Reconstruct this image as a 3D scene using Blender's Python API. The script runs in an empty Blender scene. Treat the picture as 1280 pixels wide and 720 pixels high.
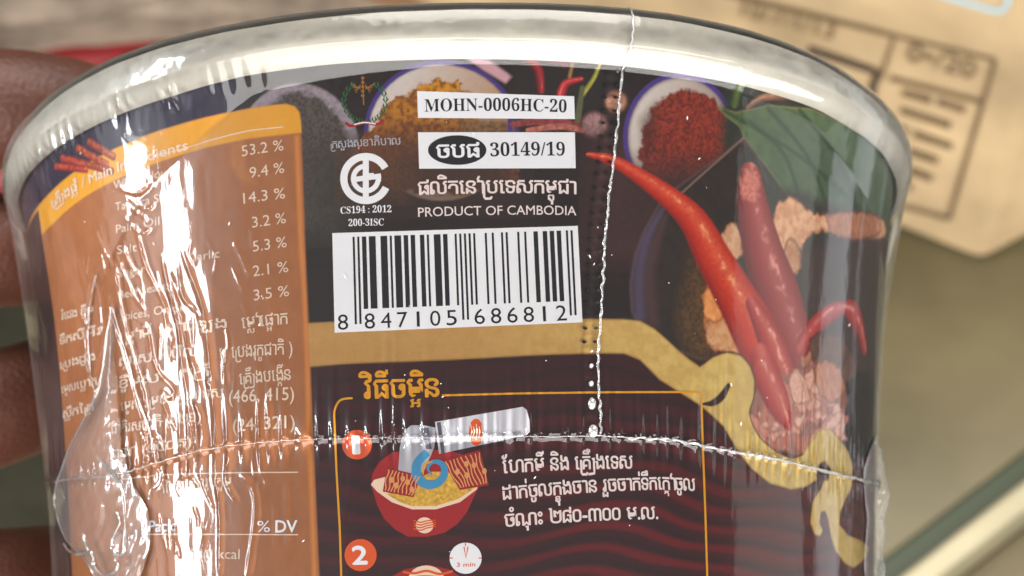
import bpy, bmesh, math, random
import numpy as np
from mathutils import Vector, Matrix, Euler

random.seed(7); rng = np.random.default_rng(7)
scene = bpy.context.scene
COL = scene.collection

# ------------------------------------------------------------------ camera
PITCH = math.radians(53)
CAM_LOC = Vector((0, 0, 0.55))
FPX = 2600.677                         # focal length in pixels of a 1280 px wide frame
cam = bpy.data.cameras.new('camera'); camo = bpy.data.objects.new('camera', cam); COL.objects.link(camo)
cam.sensor_width = 36; cam.lens = 36 * FPX / 1280
cam.clip_start = 0.01; cam.clip_end = 100
camo.location = CAM_LOC; camo.rotation_euler = (math.pi / 2 - PITCH, 0, 0)
cam.dof.use_dof = True; cam.dof.focus_distance = 0.238; cam.dof.aperture_fstop = 36
scene.camera = camo
CR = Vector((1, 0, 0)); CF = Vector((0, math.cos(PITCH), -math.sin(PITCH))); CU = Vector((0, math.sin(PITCH), math.cos(PITCH)))
def cdir(r, u, f): return (CR * r + CU * u + CF * f).normalized()
CUPC = CAM_LOC + CF * 0.285

# ------------------------------------------------------------------ world and lamps
w = bpy.data.worlds.new('World'); scene.world = w; w.use_nodes = True
bg = w.node_tree.nodes['Background']; bg.inputs[0].default_value = (0.62, 0.60, 0.56, 1); bg.inputs[1].default_value = 0.14
def area(name, d, dist, sx, sy, radiance, col, target=None):
    L = bpy.data.lights.new(name, 'AREA'); L.shape = 'RECTANGLE'; L.size = sx; L.size_y = sy
    L.energy = radiance * math.pi * sx * sy * math.pi / math.pi; L.color = col
    o = bpy.data.objects.new(name, L); COL.objects.link(o)
    t = target or CUPC
    o.location = t + d * dist
    z = (o.location - t).normalized(); x = CU.cross(z)
    if x.length < 0.2: x = CR.copy()
    x.normalize(); y = z.cross(x)
    o.matrix_world = Matrix.Translation(o.location) @ Matrix((x, y, z)).transposed().to_4x4()
    return o
area('front_fill_lamp', cdir(0.12, -0.58, -0.81), 0.8, 1.9, 0.95, 8.0, (1.0, 0.975, 0.94))  # fill added behind the camera to light the print, no window known
area('overhead_fill_lamp', cdir(0.12, 0.90, -0.42), 0.9, 0.9, 0.55, 8.5, (1.0, 0.97, 0.93))  # fill added above for diffuse light on rim and table, source unseen
area('left_window_lamp', cdir(-0.955, 0.20, -0.27), 1.0, 0.12, 0.46, 44, (0.93, 0.97, 1.0))
for k, (az, L_) in enumerate(((36, .18), (48, .4), (60, .65), (72, 1.0), (84, 1.3))):      # added strips for the soft veil on the film, dimmer towards the camera
    a_ = math.radians(az); area('left_veil_lamp', cdir(-math.sin(a_) * .97, 0.22, -math.cos(a_) * .97), 1.0, 0.205, 0.9, L_, (0.95, 0.97, 1.0))
area('right_streak_lamp', cdir(0.91, 0.05, 0.40), 0.8, 0.17, 0.50, 2.0, (0.90, 0.96, 1.0))  # low strip lamp added for the pale streak on the film, source unseen
area('right_streak_edge_lamp', cdir(0.80, 0.05, 0.60), 0.8, 0.03, 0.40, .7, (0.95, 0.96, 1.0))  # thin lamp added for the second streak near the cup's edge
area('right_soft_lamp', cdir(0.985, 0.10, -0.02), 0.9, 0.42, 0.6, 1.35, (0.92, 1.0, 0.94))

vs = scene.view_settings
scene.display_settings.display_device = 'sRGB'
vs.view_transform = 'Standard'; vs.look = 'None'; vs.exposure = 0; vs.gamma = 1; vs.use_curve_mapping = False
scene.render.engine = 'CYCLES'
scene.cycles.use_denoising = True
scene.cycles.max_bounces = 10; scene.cycles.transparent_max_bounces = 16
scene.cycles.glossy_bounces = 4; scene.cycles.diffuse_bounces = 3
scene.cycles.caustics_reflective = False; scene.cycles.caustics_refractive = False
scene.cycles.sample_clamp_indirect = 4

# ------------------------------------------------------------------ helpers
def lin(c):
    c = np.asarray(c, float) / 255.0
    return np.where(c <= 0.04045, c / 12.92, ((c + 0.055) / 1.055) ** 2.4)

def mat(name, col=(128, 128, 128), rough=0.5, spec=0.5, noise=None, bump=None, metallic=0.0, sss=0.0):
    """Principled material; noise=(scale, amount) varies the colour, bump=(scale, strength, distance)."""
    m = bpy.data.materials.new(name); m.use_nodes = True; nt = m.node_tree
    b = nt.nodes['Principled BSDF']; c = [float(x) for x in lin(col)] + [1]
    b.inputs['Base Color'].default_value = c; b.inputs['Roughness'].default_value = rough
    b.inputs['Specular IOR Level'].default_value = spec; b.inputs['Metallic'].default_value = metallic
    if sss: b.inputs['Subsurface Weight'].default_value = sss; b.inputs['Subsurface Radius'].default_value = (0.006, 0.002, 0.001); b.inputs['Subsurface Scale'].default_value = 1.0
    tc = nt.nodes.new('ShaderNodeTexCoord')
    if noise:
        n = nt.nodes.new('ShaderNodeTexNoise'); n.inputs['Scale'].default_value = noise[0]; n.inputs['Detail'].default_value = 6
        nt.links.new(tc.outputs['Object'], n.inputs['Vector'])
        r = nt.nodes.new('ShaderNodeValToRGB'); a = noise[1]
        r.color_ramp.elements[0].position = 0.3; r.color_ramp.elements[1].position = 0.7
        r.color_ramp.elements[0].color = [x * (1 - a) for x in c[:3]] + [1]
        r.color_ramp.elements[1].color = [min(1, x * (1 + a)) for x in c[:3]] + [1]
        nt.links.new(n.outputs['Fac'], r.inputs['Fac']); nt.links.new(r.outputs['Color'], b.inputs['Base Color'])
    if bump:
        n2 = nt.nodes.new('ShaderNodeTexNoise'); n2.inputs['Scale'].default_value = bump[0]; n2.inputs['Detail'].default_value = 5
        nt.links.new(tc.outputs['Object'], n2.inputs['Vector'])
        bp = nt.nodes.new('ShaderNodeBump'); bp.inputs['Strength'].default_value = bump[1]; bp.inputs['Distance'].default_value = bump[2]
        nt.links.new(n2.outputs['Fac'], bp.inputs['Height']); nt.links.new(bp.outputs['Normal'], b.inputs['Normal'])
    return m

def film_mat(name, haze=0.03, boost=1.6, rough=0.05, base=0.0, bump=None, hazecol=(0.85, 0.85, 0.85), soft=0.0, rimrough=0):
    """Clear shrink film: see-through, mirror-like by Fresnel (two faces), slightly milky."""
    m = bpy.data.materials.new(name); m.use_nodes = True; nt = m.node_tree; nt.nodes.clear()
    out = nt.nodes.new('ShaderNodeOutputMaterial')
    tr = nt.nodes.new('ShaderNodeBsdfTransparent'); tr.inputs[0].default_value = (0.985, 0.985, 0.98, 1)
    gl = nt.nodes.new('ShaderNodeBsdfGlossy'); gl.inputs['Roughness'].default_value = rough; gl.inputs[0].default_value = (1, 1, 1, 1)
    df = nt.nodes.new('ShaderNodeBsdfDiffuse'); df.inputs[0].default_value = (*hazecol, 1)
    fr = nt.nodes.new('ShaderNodeFresnel'); fr.inputs[0].default_value = 1.5
    mu = nt.nodes.new('ShaderNodeMath'); mu.operation = 'MULTIPLY_ADD'; mu.inputs[1].default_value = boost; mu.inputs[2].default_value = base; mu.use_clamp = True
    nt.links.new(fr.outputs[0], mu.inputs[0])
    m1 = nt.nodes.new('ShaderNodeMixShader'); m1.inputs[0].default_value = haze
    nt.links.new(tr.outputs[0], m1.inputs[1]); nt.links.new(df.outputs[0], m1.inputs[2])
    gl2 = nt.nodes.new('ShaderNodeBsdfGlossy'); gl2.inputs['Roughness'].default_value = .34
    mg = nt.nodes.new('ShaderNodeMixShader'); mg.inputs[0].default_value = soft
    nt.links.new(gl.outputs[0], mg.inputs[1]); nt.links.new(gl2.outputs[0], mg.inputs[2])
    m2 = nt.nodes.new('ShaderNodeMixShader'); nt.links.new(mu.outputs[0], m2.inputs[0])
    nt.links.new(m1.outputs[0], m2.inputs[1]); nt.links.new(mg.outputs[0], m2.inputs[2])
    nt.links.new(m2.outputs[0], out.inputs[0])
    if rimrough:                                    # over the rolled rim the film clings to rough paper and is finely crinkled
        tq = nt.nodes.new('ShaderNodeTexCoord'); sx = nt.nodes.new('ShaderNodeSeparateXYZ'); mr = nt.nodes.new('ShaderNodeMapRange')
        mr.inputs[1].default_value = -0.0080; mr.inputs[2].default_value = -0.0060; mr.inputs[3].default_value = rough; mr.inputs[4].default_value = rimrough
        nt.links.new(tq.outputs['Object'], sx.inputs[0]); nt.links.new(sx.outputs['Z'], mr.inputs[0]); nt.links.new(mr.outputs[0], gl.inputs['Roughness'])
    if bump:
        tc = nt.nodes.new('ShaderNodeTexCoord'); n2 = nt.nodes.new('ShaderNodeTexNoise')
        n2.inputs['Scale'].default_value = bump[0]; n2.inputs['Detail'].default_value = 4
        mp = nt.nodes.new('ShaderNodeMapping'); mp.inputs['Scale'].default_value = (1, 1, bump[3] if len(bump) > 3 else 1)
        nt.links.new(tc.outputs['Object'], mp.inputs[0]); nt.links.new(mp.outputs[0], n2.inputs['Vector'])
        bp = nt.nodes.new('ShaderNodeBump'); bp.inputs['Strength'].default_value = bump[1]; bp.inputs['Distance'].default_value = bump[2]
        nt.links.new(n2.outputs['Fac'], bp.inputs['Height'])
        for s in (gl, fr): nt.links.new(bp.outputs['Normal'], s.inputs['Normal'])
    return m

def mesh_obj(name, V, F, m=None, parent=None, smooth=False, col=None):
    me = bpy.data.meshes.new(name)
    V = np.asarray(V, np.float32).reshape(-1, 3)
    if isinstance(F, np.ndarray):
        n, k = F.shape
        me.vertices.add(len(V)); me.vertices.foreach_set('co', V.ravel())
        me.loops.add(n * k); me.loops.foreach_set('vertex_index', F.ravel().astype(np.int32))
        me.polygons.add(n); me.polygons.foreach_set('loop_start', np.arange(0, n * k, k, dtype=np.int32))
        me.polygons.foreach_set('loop_total', np.full(n, k, np.int32)); me.update(calc_edges=True)
    else:
        me.from_pydata([tuple(map(float, v)) for v in V], [], F); me.update()
    if smooth: me.polygons.foreach_set('use_smooth', np.ones(len(me.polygons), bool))
    if col is not None:
        a = me.color_attributes.new('print_colour', 'FLOAT_COLOR', 'POINT')
        c = np.ones((len(V), 4), np.float32); c[:, :3] = col; a.data.foreach_set('color', c.ravel())
    if m: me.materials.append(m)
    o = bpy.data.objects.new(name, me); COL.objects.link(o)
    if parent: o.parent = parent
    return o

def tag(o, label=None, cat=None, group=None, kind=None):
    if label: o['label'] = label
    if cat: o['category'] = cat
    if group: o['group'] = group
    if kind: o['kind'] = kind
    return o

def grid_faces(nr, nc):
    i = np.arange(nr - 1)[:, None] * nc + np.arange(nc - 1)[None, :]
    return np.stack([i, i + 1, i + nc + 1, i + nc], -1).reshape(-1, 4)

# value noise on numpy arrays
def vnoise(x, y, seed=0):
    g = np.random.default_rng(seed).random((257, 257))
    xi = np.floor(x).astype(int); yi = np.floor(y).astype(int); fx = x - xi; fy = y - yi
    fx = fx * fx * (3 - 2 * fx); fy = fy * fy * (3 - 2 * fy); xi &= 255; yi &= 255
    return (g[yi, xi] * (1 - fx) + g[yi, xi + 1] * fx) * (1 - fy) + (g[yi + 1, xi] * (1 - fx) + g[yi + 1, xi + 1] * fx) * fy
def fbm(x, y, seed=0, oct=4):
    s = 0; a = 1; t = 0
    for k in range(oct):
        s = s + a * vnoise(x * 2 ** k + 13 * k, y * 2 ** k + 7 * k, seed + k); t += a; a *= 0.55
    return s / t

# ------------------------------------------------------------------ the cup's own frame (axis = local Z, rim plane z=0)
cD, cZ, cP, cY, cRoll = 0.29275, -0.10116, 0.28086, 0.02534, -0.02221
cC = np.array([0, -cD, cZ])
cf = np.array([math.sin(cY) * math.cos(cP), math.cos(cY) * math.cos(cP), math.sin(cP)])
_r = np.cross(cf, [0, 0, 1]); _r /= np.linalg.norm(_r); _u = np.cross(_r, cf)
cr = math.cos(cRoll) * _r + math.sin(cRoll) * _u; cu = -math.sin(cRoll) * _r + math.cos(cRoll) * _u
Mc = Matrix(((*cr, 0), (*cu, 0), (*(-cf), 0), (0, 0, 0, 1)))       # cup -> camera rotation (rows)
Mw = Matrix.Translation(CAM_LOC) @ Euler((math.pi / 2 - PITCH, 0, 0)).to_matrix().to_4x4() @ Mc @ Matrix.Translation(-Vector(cC))

PZ = np.array([-0.106, -0.085, -0.070, -0.0510, -0.040, -0.030, -0.022, -0.014, -0.0065, 0.0])
PR = np.array([0.0520, 0.0543, 0.0556, 0.0572, 0.0583, 0.0595, 0.0606, 0.0618, 0.0631, 0.0634])
def rw(z): return np.interp(z, PZ, PR)
_tt = [-1.5, -1.05, -.75, -.60, -.42, -.25, -.10, .05, .25, .42, .6, .79, .95, 1.2, 1.5]
W0 = [0, -.4, .22, .19, -.08, -.18, -.25, -.28, 0.1, .40, .52, .40, 0, 0, 0]
W1 = [0, -.5, -.45, -.3, .2, .15, -.12, -.22, -.14, .0, .15, .3, .1, 0, 0]
W2 = [0, -.3, .05, .6, .40, .18, -.14, -.2, .05, .15, -.35, -.58, -.65, -.3, 0]
def warp(th, z):                                  # hand-squeezed cup: its rings are a little wavy (metres)
    a, b, c = (np.interp(th, _tt, t) for t in (W0, W1, W2))
    k = np.clip(-z / 0.0065, 0, 1); j = np.clip((-z - 0.0065) / 0.0445, 0, 1)
    return np.where(z > -0.0065, a * (1 - k) + b * k, b * (1 - j) + c * j) * 1e-3

R0 = 0.060
def P3(s, t, h=0.0):
    """canvas (s = arc metres, t = metres below the rim) and height above the wall -> cup coordinates"""
    s = np.asarray(s, float); t = np.asarray(t, float); th = s / R0; z = -t
    r = rw(z) + h
    return np.stack([r * np.sin(th), -r * np.cos(th), z + warp(th, z)], -1)
def ray(px, py):
    px = np.asarray(px, float)[..., None]; py = np.asarray(py, float)[..., None]
    d = cf + cr * (px - 640) / FPX - cu * (py - 360) / FPX
    return d / np.linalg.norm(d, axis=-1, keepdims=True)
def U(px, py):
    """point of the photograph -> canvas (s, t) on the cup wall"""
    d = ray(px, py); rho = np.full(d.shape[:-1], 0.059)
    for _ in range(14):
        a = d[..., 0] ** 2 + d[..., 1] ** 2; b = cC[0] * d[..., 0] + cC[1] * d[..., 1]; c = cD ** 2 - rho ** 2
        k = (-b - np.sqrt(np.maximum(b * b - a * c, 0))) / a
        P = cC + d * k[..., None]; th = np.arctan2(P[..., 0], -P[..., 1])
        z = P[..., 2] - warp(th, P[..., 2]); rho = rw(np.clip(z, -0.106, 0))
    return th * R0, -z
def Upts(pts):
    p = np.array(pts, float); s, t = U(p[:, 0], p[:, 1]); return np.stack([s, t], -1)
def smooth_line(pts, n=6, closed=False):
    """Catmull-Rom through the points"""
    p = np.array(pts, float); N = len(p); out = []
    for i in range(N if closed else N - 1):
        if closed: a, b, c, d = p[(i - 1) % N], p[i], p[(i + 1) % N], p[(i + 2) % N]
        else: a, b, c, d = p[max(i - 1, 0)], p[i], p[i + 1], p[min(i + 2, N - 1)]
        for k in range(n):
            t = k / n
            out.append(0.5 * (2 * b + (c - a) * t + (2 * a - 5 * b + 4 * c - d) * t * t + (3 * b - a - 3 * c + d) * t ** 3))
    if not closed: out.append(p[-1])
    return np.array(out)

# ------------------------------------------------------------------ the printed artwork, painted on the canvas grid
DS = 0.00015
S1 = np.arange(-0.105, 0.105, DS); T1 = np.arange(0.0060, 0.0675, DS)
SS, TT = np.meshgrid(S1, T1); NR, NC = SS.shape
ART = np.zeros((NR, NC, 3))
PXMM = 11.0 / 0.001                                                # photo pixels per metre of canvas, roughly

def win(p, m):
    j0 = max(0, int((p[:, 0].min() - m - S1[0]) / DS)); j1 = min(NC, int((p[:, 0].max() + m - S1[0]) / DS) + 2)
    i0 = max(0, int((p[:, 1].min() - m - T1[0]) / DS)); i1 = min(NR, int((p[:, 1].max() + m - T1[0]) / DS) + 2)
    return slice(i0, max(i1, i0)), slice(j0, max(j1, j0))
def sdf(poly, X, Y):
    inside = np.zeros(X.shape, bool); D = np.full(X.shape, 1e9); N = len(poly)
    for i in range(N):
        a = poly[i]; b = poly[(i + 1) % N]; e = b - a; L = e @ e + 1e-18
        t = np.clip(((X - a[0]) * e[0] + (Y - a[1]) * e[1]) / L, 0, 1)
        D = np.minimum(D, (X - a[0] - t * e[0]) ** 2 + (Y - a[1] - t * e[1]) ** 2)
        if a[1] != b[1]:
            inside ^= ((a[1] > Y) != (b[1] > Y)) & (X < (b[0] - a[0]) * (Y - a[1]) / (b[1] - a[1]) + a[0])
    D = np.sqrt(D); return np.where(inside, -D, D)
def blend(w_, m, col):
    ART[w_] = ART[w_] * (1 - m[..., None]) + col * m[..., None]
def fill(pts, col, feather=0.8, alpha=1.0, sm=0, rough=0.0, tex=None, canvas=False, tfreq=3000, inner=None, grad=None):
    """pts in photo pixels; feather in pixels; tex=(colour2, amount); inner=(colour, width px) darker or lighter border; grad=(pA, pB, colour2)"""
    q = smooth_line(pts, sm, True) if sm else np.array(pts, float)
    p = q if canvas else Upts(q)
    w_ = win(p, 0.0006); X, Y = SS[w_], TT[w_]
    if X.size == 0: return
    d = sdf(p, X, Y)
    if rough: d = d + (fbm(X * 1400, Y * 1400, 5) - 0.5) * rough / PXMM * 2
    f = feather / PXMM
    m = np.clip(0.5 - d / (2 * f + 1e-9), 0, 1) * alpha
    c = np.broadcast_to(lin(col), X.shape + (3,)).copy()
    if grad is not None:
        (a, b, c2) = grad; A, B = Upts([a, b]); e = B - A
        k = np.clip(((X - A[0]) * e[0] + (Y - A[1]) * e[1]) / (e @ e), 0, 1)[..., None]
        c = c * (1 - k) + lin(c2) * k
    if tex is not None:
        k = np.clip((fbm(X * tfreq, Y * tfreq, 11) - 0.5) * 3.2 + 0.5, 0, 1)[..., None] * tex[1]; c = c * (1 - k) + lin(tex[0]) * k
    if inner is not None:
        k = np.clip(1 + d / (inner[1] / PXMM), 0, 1)[..., None]; c = c * (1 - k) + lin(inner[0]) * k
    blend(w_, m, c)
def stroke(pts, wid, col, feather=0.8, alpha=1.0, sm=6, shade=None, tex=None, canvas=False):
    """tapered stroke, wid = half width in pixels per point; shade=(dark, light) gives a round printed body"""
    q = np.array([list(a) + [b] for a, b in zip(pts, wid if hasattr(wid, '__len__') else [wid] * len(pts))], float)
    if sm: q = smooth_line(q, sm)
    p = q[:, :2] if canvas else Upts(q[:, :2]); R = q[:, 2] / PXMM
    if not canvas:                                  # widths were measured across the stroke in the photograph
        tg = np.gradient(q[:, :2], axis=0); tg /= np.linalg.norm(tg, axis=1, keepdims=True) + 1e-9
        p2 = Upts(q[:, :2] + np.stack([-tg[:, 1], tg[:, 0]], -1) * 1.0); p3 = Upts(q[:, :2] - np.stack([-tg[:, 1], tg[:, 0]], -1) * 1.0)
        R = q[:, 2] * np.clip(np.linalg.norm(p2 - p3, axis=1) / 2, .5 / PXMM, 3 / PXMM)
    w_ = win(p, R.max() + 0.0005); X, Y = SS[w_], TT[w_]
    if X.size == 0: return
    best = np.full(X.shape, 1e9); side = np.zeros(X.shape); al = np.zeros(X.shape); n = len(p)
    for i in range(n - 1):
        a, b = p[i], p[i + 1]; e = b - a; L = e @ e + 1e-18
        t = np.clip(((X - a[0]) * e[0] + (Y - a[1]) * e[1]) / L, 0, 1)
        dx = X - a[0] - t * e[0]; dy = Y - a[1] - t * e[1]; r = R[i] + (R[i + 1] - R[i]) * t
        dd = np.hypot(dx, dy) / r; u = dd < best
        best = np.where(u, dd, best); side = np.where(u, (dy * e[0] - dx * e[1]) / math.sqrt(L) / r, side); al = np.where(u, (i + t) / n, al)
    rm = np.median(R); m = np.clip(0.5 + (1 - best) * rm / (2 * feather / PXMM), 0, 1) * alpha
    c = np.broadcast_to(lin(col), X.shape + (3,)).copy()
    if shade is not None:
        dark, light = shade; k = np.clip(np.abs(side + 0.15), 0, 1)[..., None] ** 2.2
        c = c * (1 - k) + lin(dark) * k
        g = np.exp(-((side + 0.30 + .5 * (fbm(X * 700, Y * 700, 23) - .5)) / 0.13) ** 2) * np.clip(fbm(X * 900, Y * 900, 21) * 5 - 2.3, 0, 1) * .85
        hl = np.exp(-((side + .25) / .4) ** 2)[..., None] * .35; c = c * (1 - hl) + (lin(light) * .45 + lin(col) * .55) * hl
        c = c * (1 - g[..., None]) + lin(light) * g[..., None]
    if tex is not None:
        k = np.clip((fbm(X * 3000, Y * 3000, 31) - 0.5) * 3 + 0.5, 0, 1)[..., None] * tex[1]; c = c * (1 - k) + lin(tex[0]) * k
    blend(w_, m, c)
def ell(cx, cy, rx, ry, n=40, rot=0):
    a = np.linspace(0, 2 * np.pi, n, endpoint=False); x = rx * np.cos(a); y = ry * np.sin(a)
    return np.stack([cx + x * math.cos(rot) - y * math.sin(rot), cy + x * math.sin(rot) + y * math.cos(rot)], -1)

# base: near-black brown table top in the printed picture
k = fbm(SS * 260, TT * 500, 3)[..., None]; ART[:] = lin((20, 12, 13)) * (1 - k) + lin((36, 23, 22)) * k
# bluish film reflection painted into the dark print above the ingredient panel
fill([(30, 150), (260, 100), (300, 100), (300, 250), (30, 300)], (36, 30, 52), feather=12)
# pepper bowl
fill(ell(372, 192, 78, 88), (150, 136, 146), feather=1.5, tex=((110, 98, 105), .5))
fill(ell(373, 202, 66, 86), (84, 72, 66), feather=3, rough=6, tex=((44, 36, 34), .8), tfreq=5200)
fill([(385, 190), (450, 170), (470, 260), (420, 300), (380, 300)], (58, 52, 46), feather=26, tex=((40, 34, 32), .6))
# turmeric bowl
stroke(ell(552, 166, 94, 88)[list(range(16, 40)) + list(range(0, 6))], 3.0, (66, 44, 118), sm=0)
fill(ell(552, 166, 91, 85), (200, 188, 182), feather=1.5, grad=((500, 100), (640, 150), (170, 122, 82)))
fill([(455, 170), (470, 150), (480, 132), (497, 122), (508, 118), (520, 108), (535, 103), (548, 98), (556, 104), (570, 103), (580, 112), (592, 118), (600, 150), (640, 160), (650, 230), (560, 245), (500, 240), (450, 235), (430, 215)],
     (202, 136, 16), feather=1.6, rough=9, tex=((104, 44, 10), .85), tfreq=2600, grad=((540, 105), (520, 200), (128, 66, 30)))
fill([(500, 175), (650, 160), (660, 260), (430, 270), (420, 215)], (50, 36, 33), feather=34, alpha=.9)
fill([(425, 190), (500, 172), (520, 215), (500, 250), (430, 240)], (104, 62, 36), feather=24, alpha=.6, tex=((60, 40, 30), .8), tfreq=6000)
fill([(575, 150), (612, 150), (640, 152), (640, 170), (580, 170)], (130, 92, 60), feather=7, tex=((60, 44, 34), .7))
stroke([(637, 138), (638, 168)], 3, (70, 46, 120), sm=0)
# small red chillies, stalk and garlic between the bowls
fill([(582, 72), (612, 76), (640, 96), (632, 104), (605, 88)], (196, 150, 160), feather=2)
fill([(640, 76), (780, 80), (790, 130), (640, 150)], (34, 26, 26), feather=6)
stroke([(655, 70), (672, 86), (676, 112)], [4, 6, 5], (140, 22, 32), shade=((70, 10, 18), (220, 90, 90)))
stroke([(690, 78), (700, 74), (706, 82)], 3, (120, 30, 40))
stroke([(702, 116), (708, 104), (726, 99)], [6, 5, 3], (186, 34, 44), shade=((110, 12, 20), (240, 120, 120)))
stroke([(716, 78), (712, 96)], 2, (150, 110, 60))
stroke([(750, 78), (742, 98), (728, 118)], [2.5, 3, 3.5], (150, 146, 52), shade=((90, 80, 30), (220, 210, 110)))
stroke([(728, 110), (722, 150)], [3, 4], (84, 86, 60))
fill(ell(743, 156, 17, 17), (176, 132, 132), feather=3, tex=((120, 84, 84), .6), inner=((96, 58, 60), 7))
fill(ell(770, 127, 15, 15), (188, 136, 112), feather=2.5, tex=((130, 78, 62), .6), inner=((92, 50, 42), 6))
stroke([(640, 156), (680, 150), (722, 157)], [3, 6, 4], (150, 62, 62), tex=((90, 30, 34), .7))
stroke([(660, 163), (700, 158), (728, 163)], [3, 4, 3], (190, 112, 96), tex=((110, 44, 44), .6))
# chilli-powder bowl
fill([(740, 170), (900, 160), (930, 300), (860, 330), (730, 330)], (62, 34, 34), feather=30)
stroke(ell(850, 172, 68, 78)[list(range(17, 40)) + [0, 1]], 3.2, (70, 48, 122), sm=0)
fill(ell(850, 172, 65, 75), (204, 192, 184), feather=1.5, inner=((150, 132, 136), 5), grad=((800, 120), (920, 200), (120, 84, 74)))
fill([(800, 180), (803, 160), (812, 150), (815, 136), (828, 124), (842, 116), (862, 113), (880, 116), (893, 126), (912, 140), (922, 176), (915, 215), (880, 250), (815, 250), (800, 215)],
     (146, 48, 26), feather=2, rough=7, tex=((78, 20, 16), .8), tfreq=3600)
fill([(780, 208), (900, 200), (930, 300), (760, 300)], (58, 34, 34), feather=26, alpha=.95, tex=((40, 24, 26), .5))
fill([(800, 150), (820, 128), (822, 170), (806, 200)], (66, 24, 22), feather=8, alpha=.7)
# twig, stem and leaf
fill([(905, 95), (1120, 100), (1130, 330), (1000, 330), (900, 240)], (40, 42, 34), feather=10)
stroke([(926, 96), (918, 128)], [5, 6], (66, 84, 36), shade=((40, 52, 22), (130, 150, 80)))
stroke([(935, 134), (955, 122), (1000, 116)], [3, 5, 9], (130, 88, 66), shade=((84, 52, 40), (190, 150, 120)))
fill([(930, 160), (985, 190), (1020, 300), (1000, 330), (900, 330), (870, 260)], (58, 56, 48), feather=9, tex=((42, 40, 36), .6))
leaf = [(896, 134), (920, 140), (940, 136), (962, 131), (990, 134), (1015, 136), (1040, 148), (1062, 160), (1085, 178), (1112, 205), (1118, 250), (1110, 300), (1075, 300), (1050, 282), (1020, 262), (1004, 252), (988, 250), (975, 232), (962, 214), (948, 196), (930, 172), (924, 158), (908, 146)]
fill(leaf, (84, 104, 58), feather=1.2, inner=((132, 120, 78), 2.5), tex=((58, 76, 48), .6), tfreq=900, grad=((900, 140), (1060, 250), (74, 90, 70)))
for a, b in (((905, 138), (1100, 290)), ((960, 136), (1040, 280)), ((1000, 138), (1080, 290)), ((935, 150), (1000, 250))):
    stroke([a, ((a[0] + b[0]) / 2 + 12, (a[1] + b[1]) / 2 - 8), b], 2.2, (40, 58, 34), feather=2.5, alpha=.8)
fill([(1000, 250), (1110, 280), (1115, 340), (1010, 330)], (60, 44, 38), feather=8)
# dark ladle with its violet sheen
pot = [(928, 172), (905, 192), (878, 210), (850, 230), (825, 252), (806, 285), (793, 320), (787, 355), (789, 390), (800, 408), (835, 435), (875, 450), (930, 445), (950, 400), (960, 300), (960, 230), (945, 190)]
fill(pot, (44, 33, 30), feather=1.5, inner=((88, 62, 62), 5), tex=((34, 24, 22), .6), tfreq=900)
stroke([(828, 262), (808, 300), (799, 345), (800, 395)], [3, 6, 8, 7], (84, 70, 96), feather=6, alpha=.7)
stroke([(832, 270), (818, 310), (812, 350), (816, 400)], [3, 6, 7, 7], (74, 48, 50), feather=6, alpha=.8)
fill([(868, 300), (905, 310), (915, 445), (862, 448), (846, 400)], (100, 68, 32), feather=14, alpha=.8, tex=((60, 40, 22), .8), tfreq=2500)
stroke([(930, 172), (905, 194), (870, 225), (845, 248)], 1.2, (122, 92, 82), feather=1)
fill([(936, 230), (1010, 240), (1060, 300), (1070, 480), (960, 500), (900, 430), (930, 330)], (52, 42, 34), feather=8, tex=((34, 28, 24), .6))
# cooked pieces
def chunk(pts, c, c2=(150, 74, 28), sd=None):
    fill(pts, c, feather=1.6, sm=4, rough=5, tex=(c2, .55), tfreq=1500, inner=((c2[0] * .7, c2[1] * .6, c2[2] * .6), 5))
chunk([(892, 345), (905, 350), (915, 385), (935, 425), (925, 450), (905, 445), (882, 425), (880, 395)], (206, 138, 72))
chunk([(893, 385), (912, 385), (930, 420), (945, 470), (925, 445), (895, 440), (880, 415)], (212, 158, 112), (176, 96, 46))
chunk([(903, 290), (915, 278), (925, 290), (928, 320), (916, 326), (905, 310)], (216, 170, 134), (184, 120, 80))
chunk([(968, 262), (978, 250), (992, 246), (1010, 262), (1040, 270), (1100, 272), (1100, 300), (1030, 290), (1008, 300), (1000, 330), (990, 345), (975, 320), (965, 290)], (232, 176, 136), (184, 112, 70))
chunk([(1035, 268), (1070, 264), (1096, 270), (1100, 292), (1070, 300), (1040, 292)], (190, 120, 84), (130, 72, 48))
chunk([(878, 372), (892, 350), (905, 372), (902, 398), (884, 400)], (236, 160, 92), (196, 108, 48))
chunk([(985, 300), (998, 305), (1003, 330), (992, 345), (978, 335)], (206, 150, 112), (160, 96, 60))
fill([(1000, 310), (1100, 300), (1100, 480), (1010, 450)], (58, 44, 40), feather=8, tex=((84, 50, 44), .5))
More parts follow.
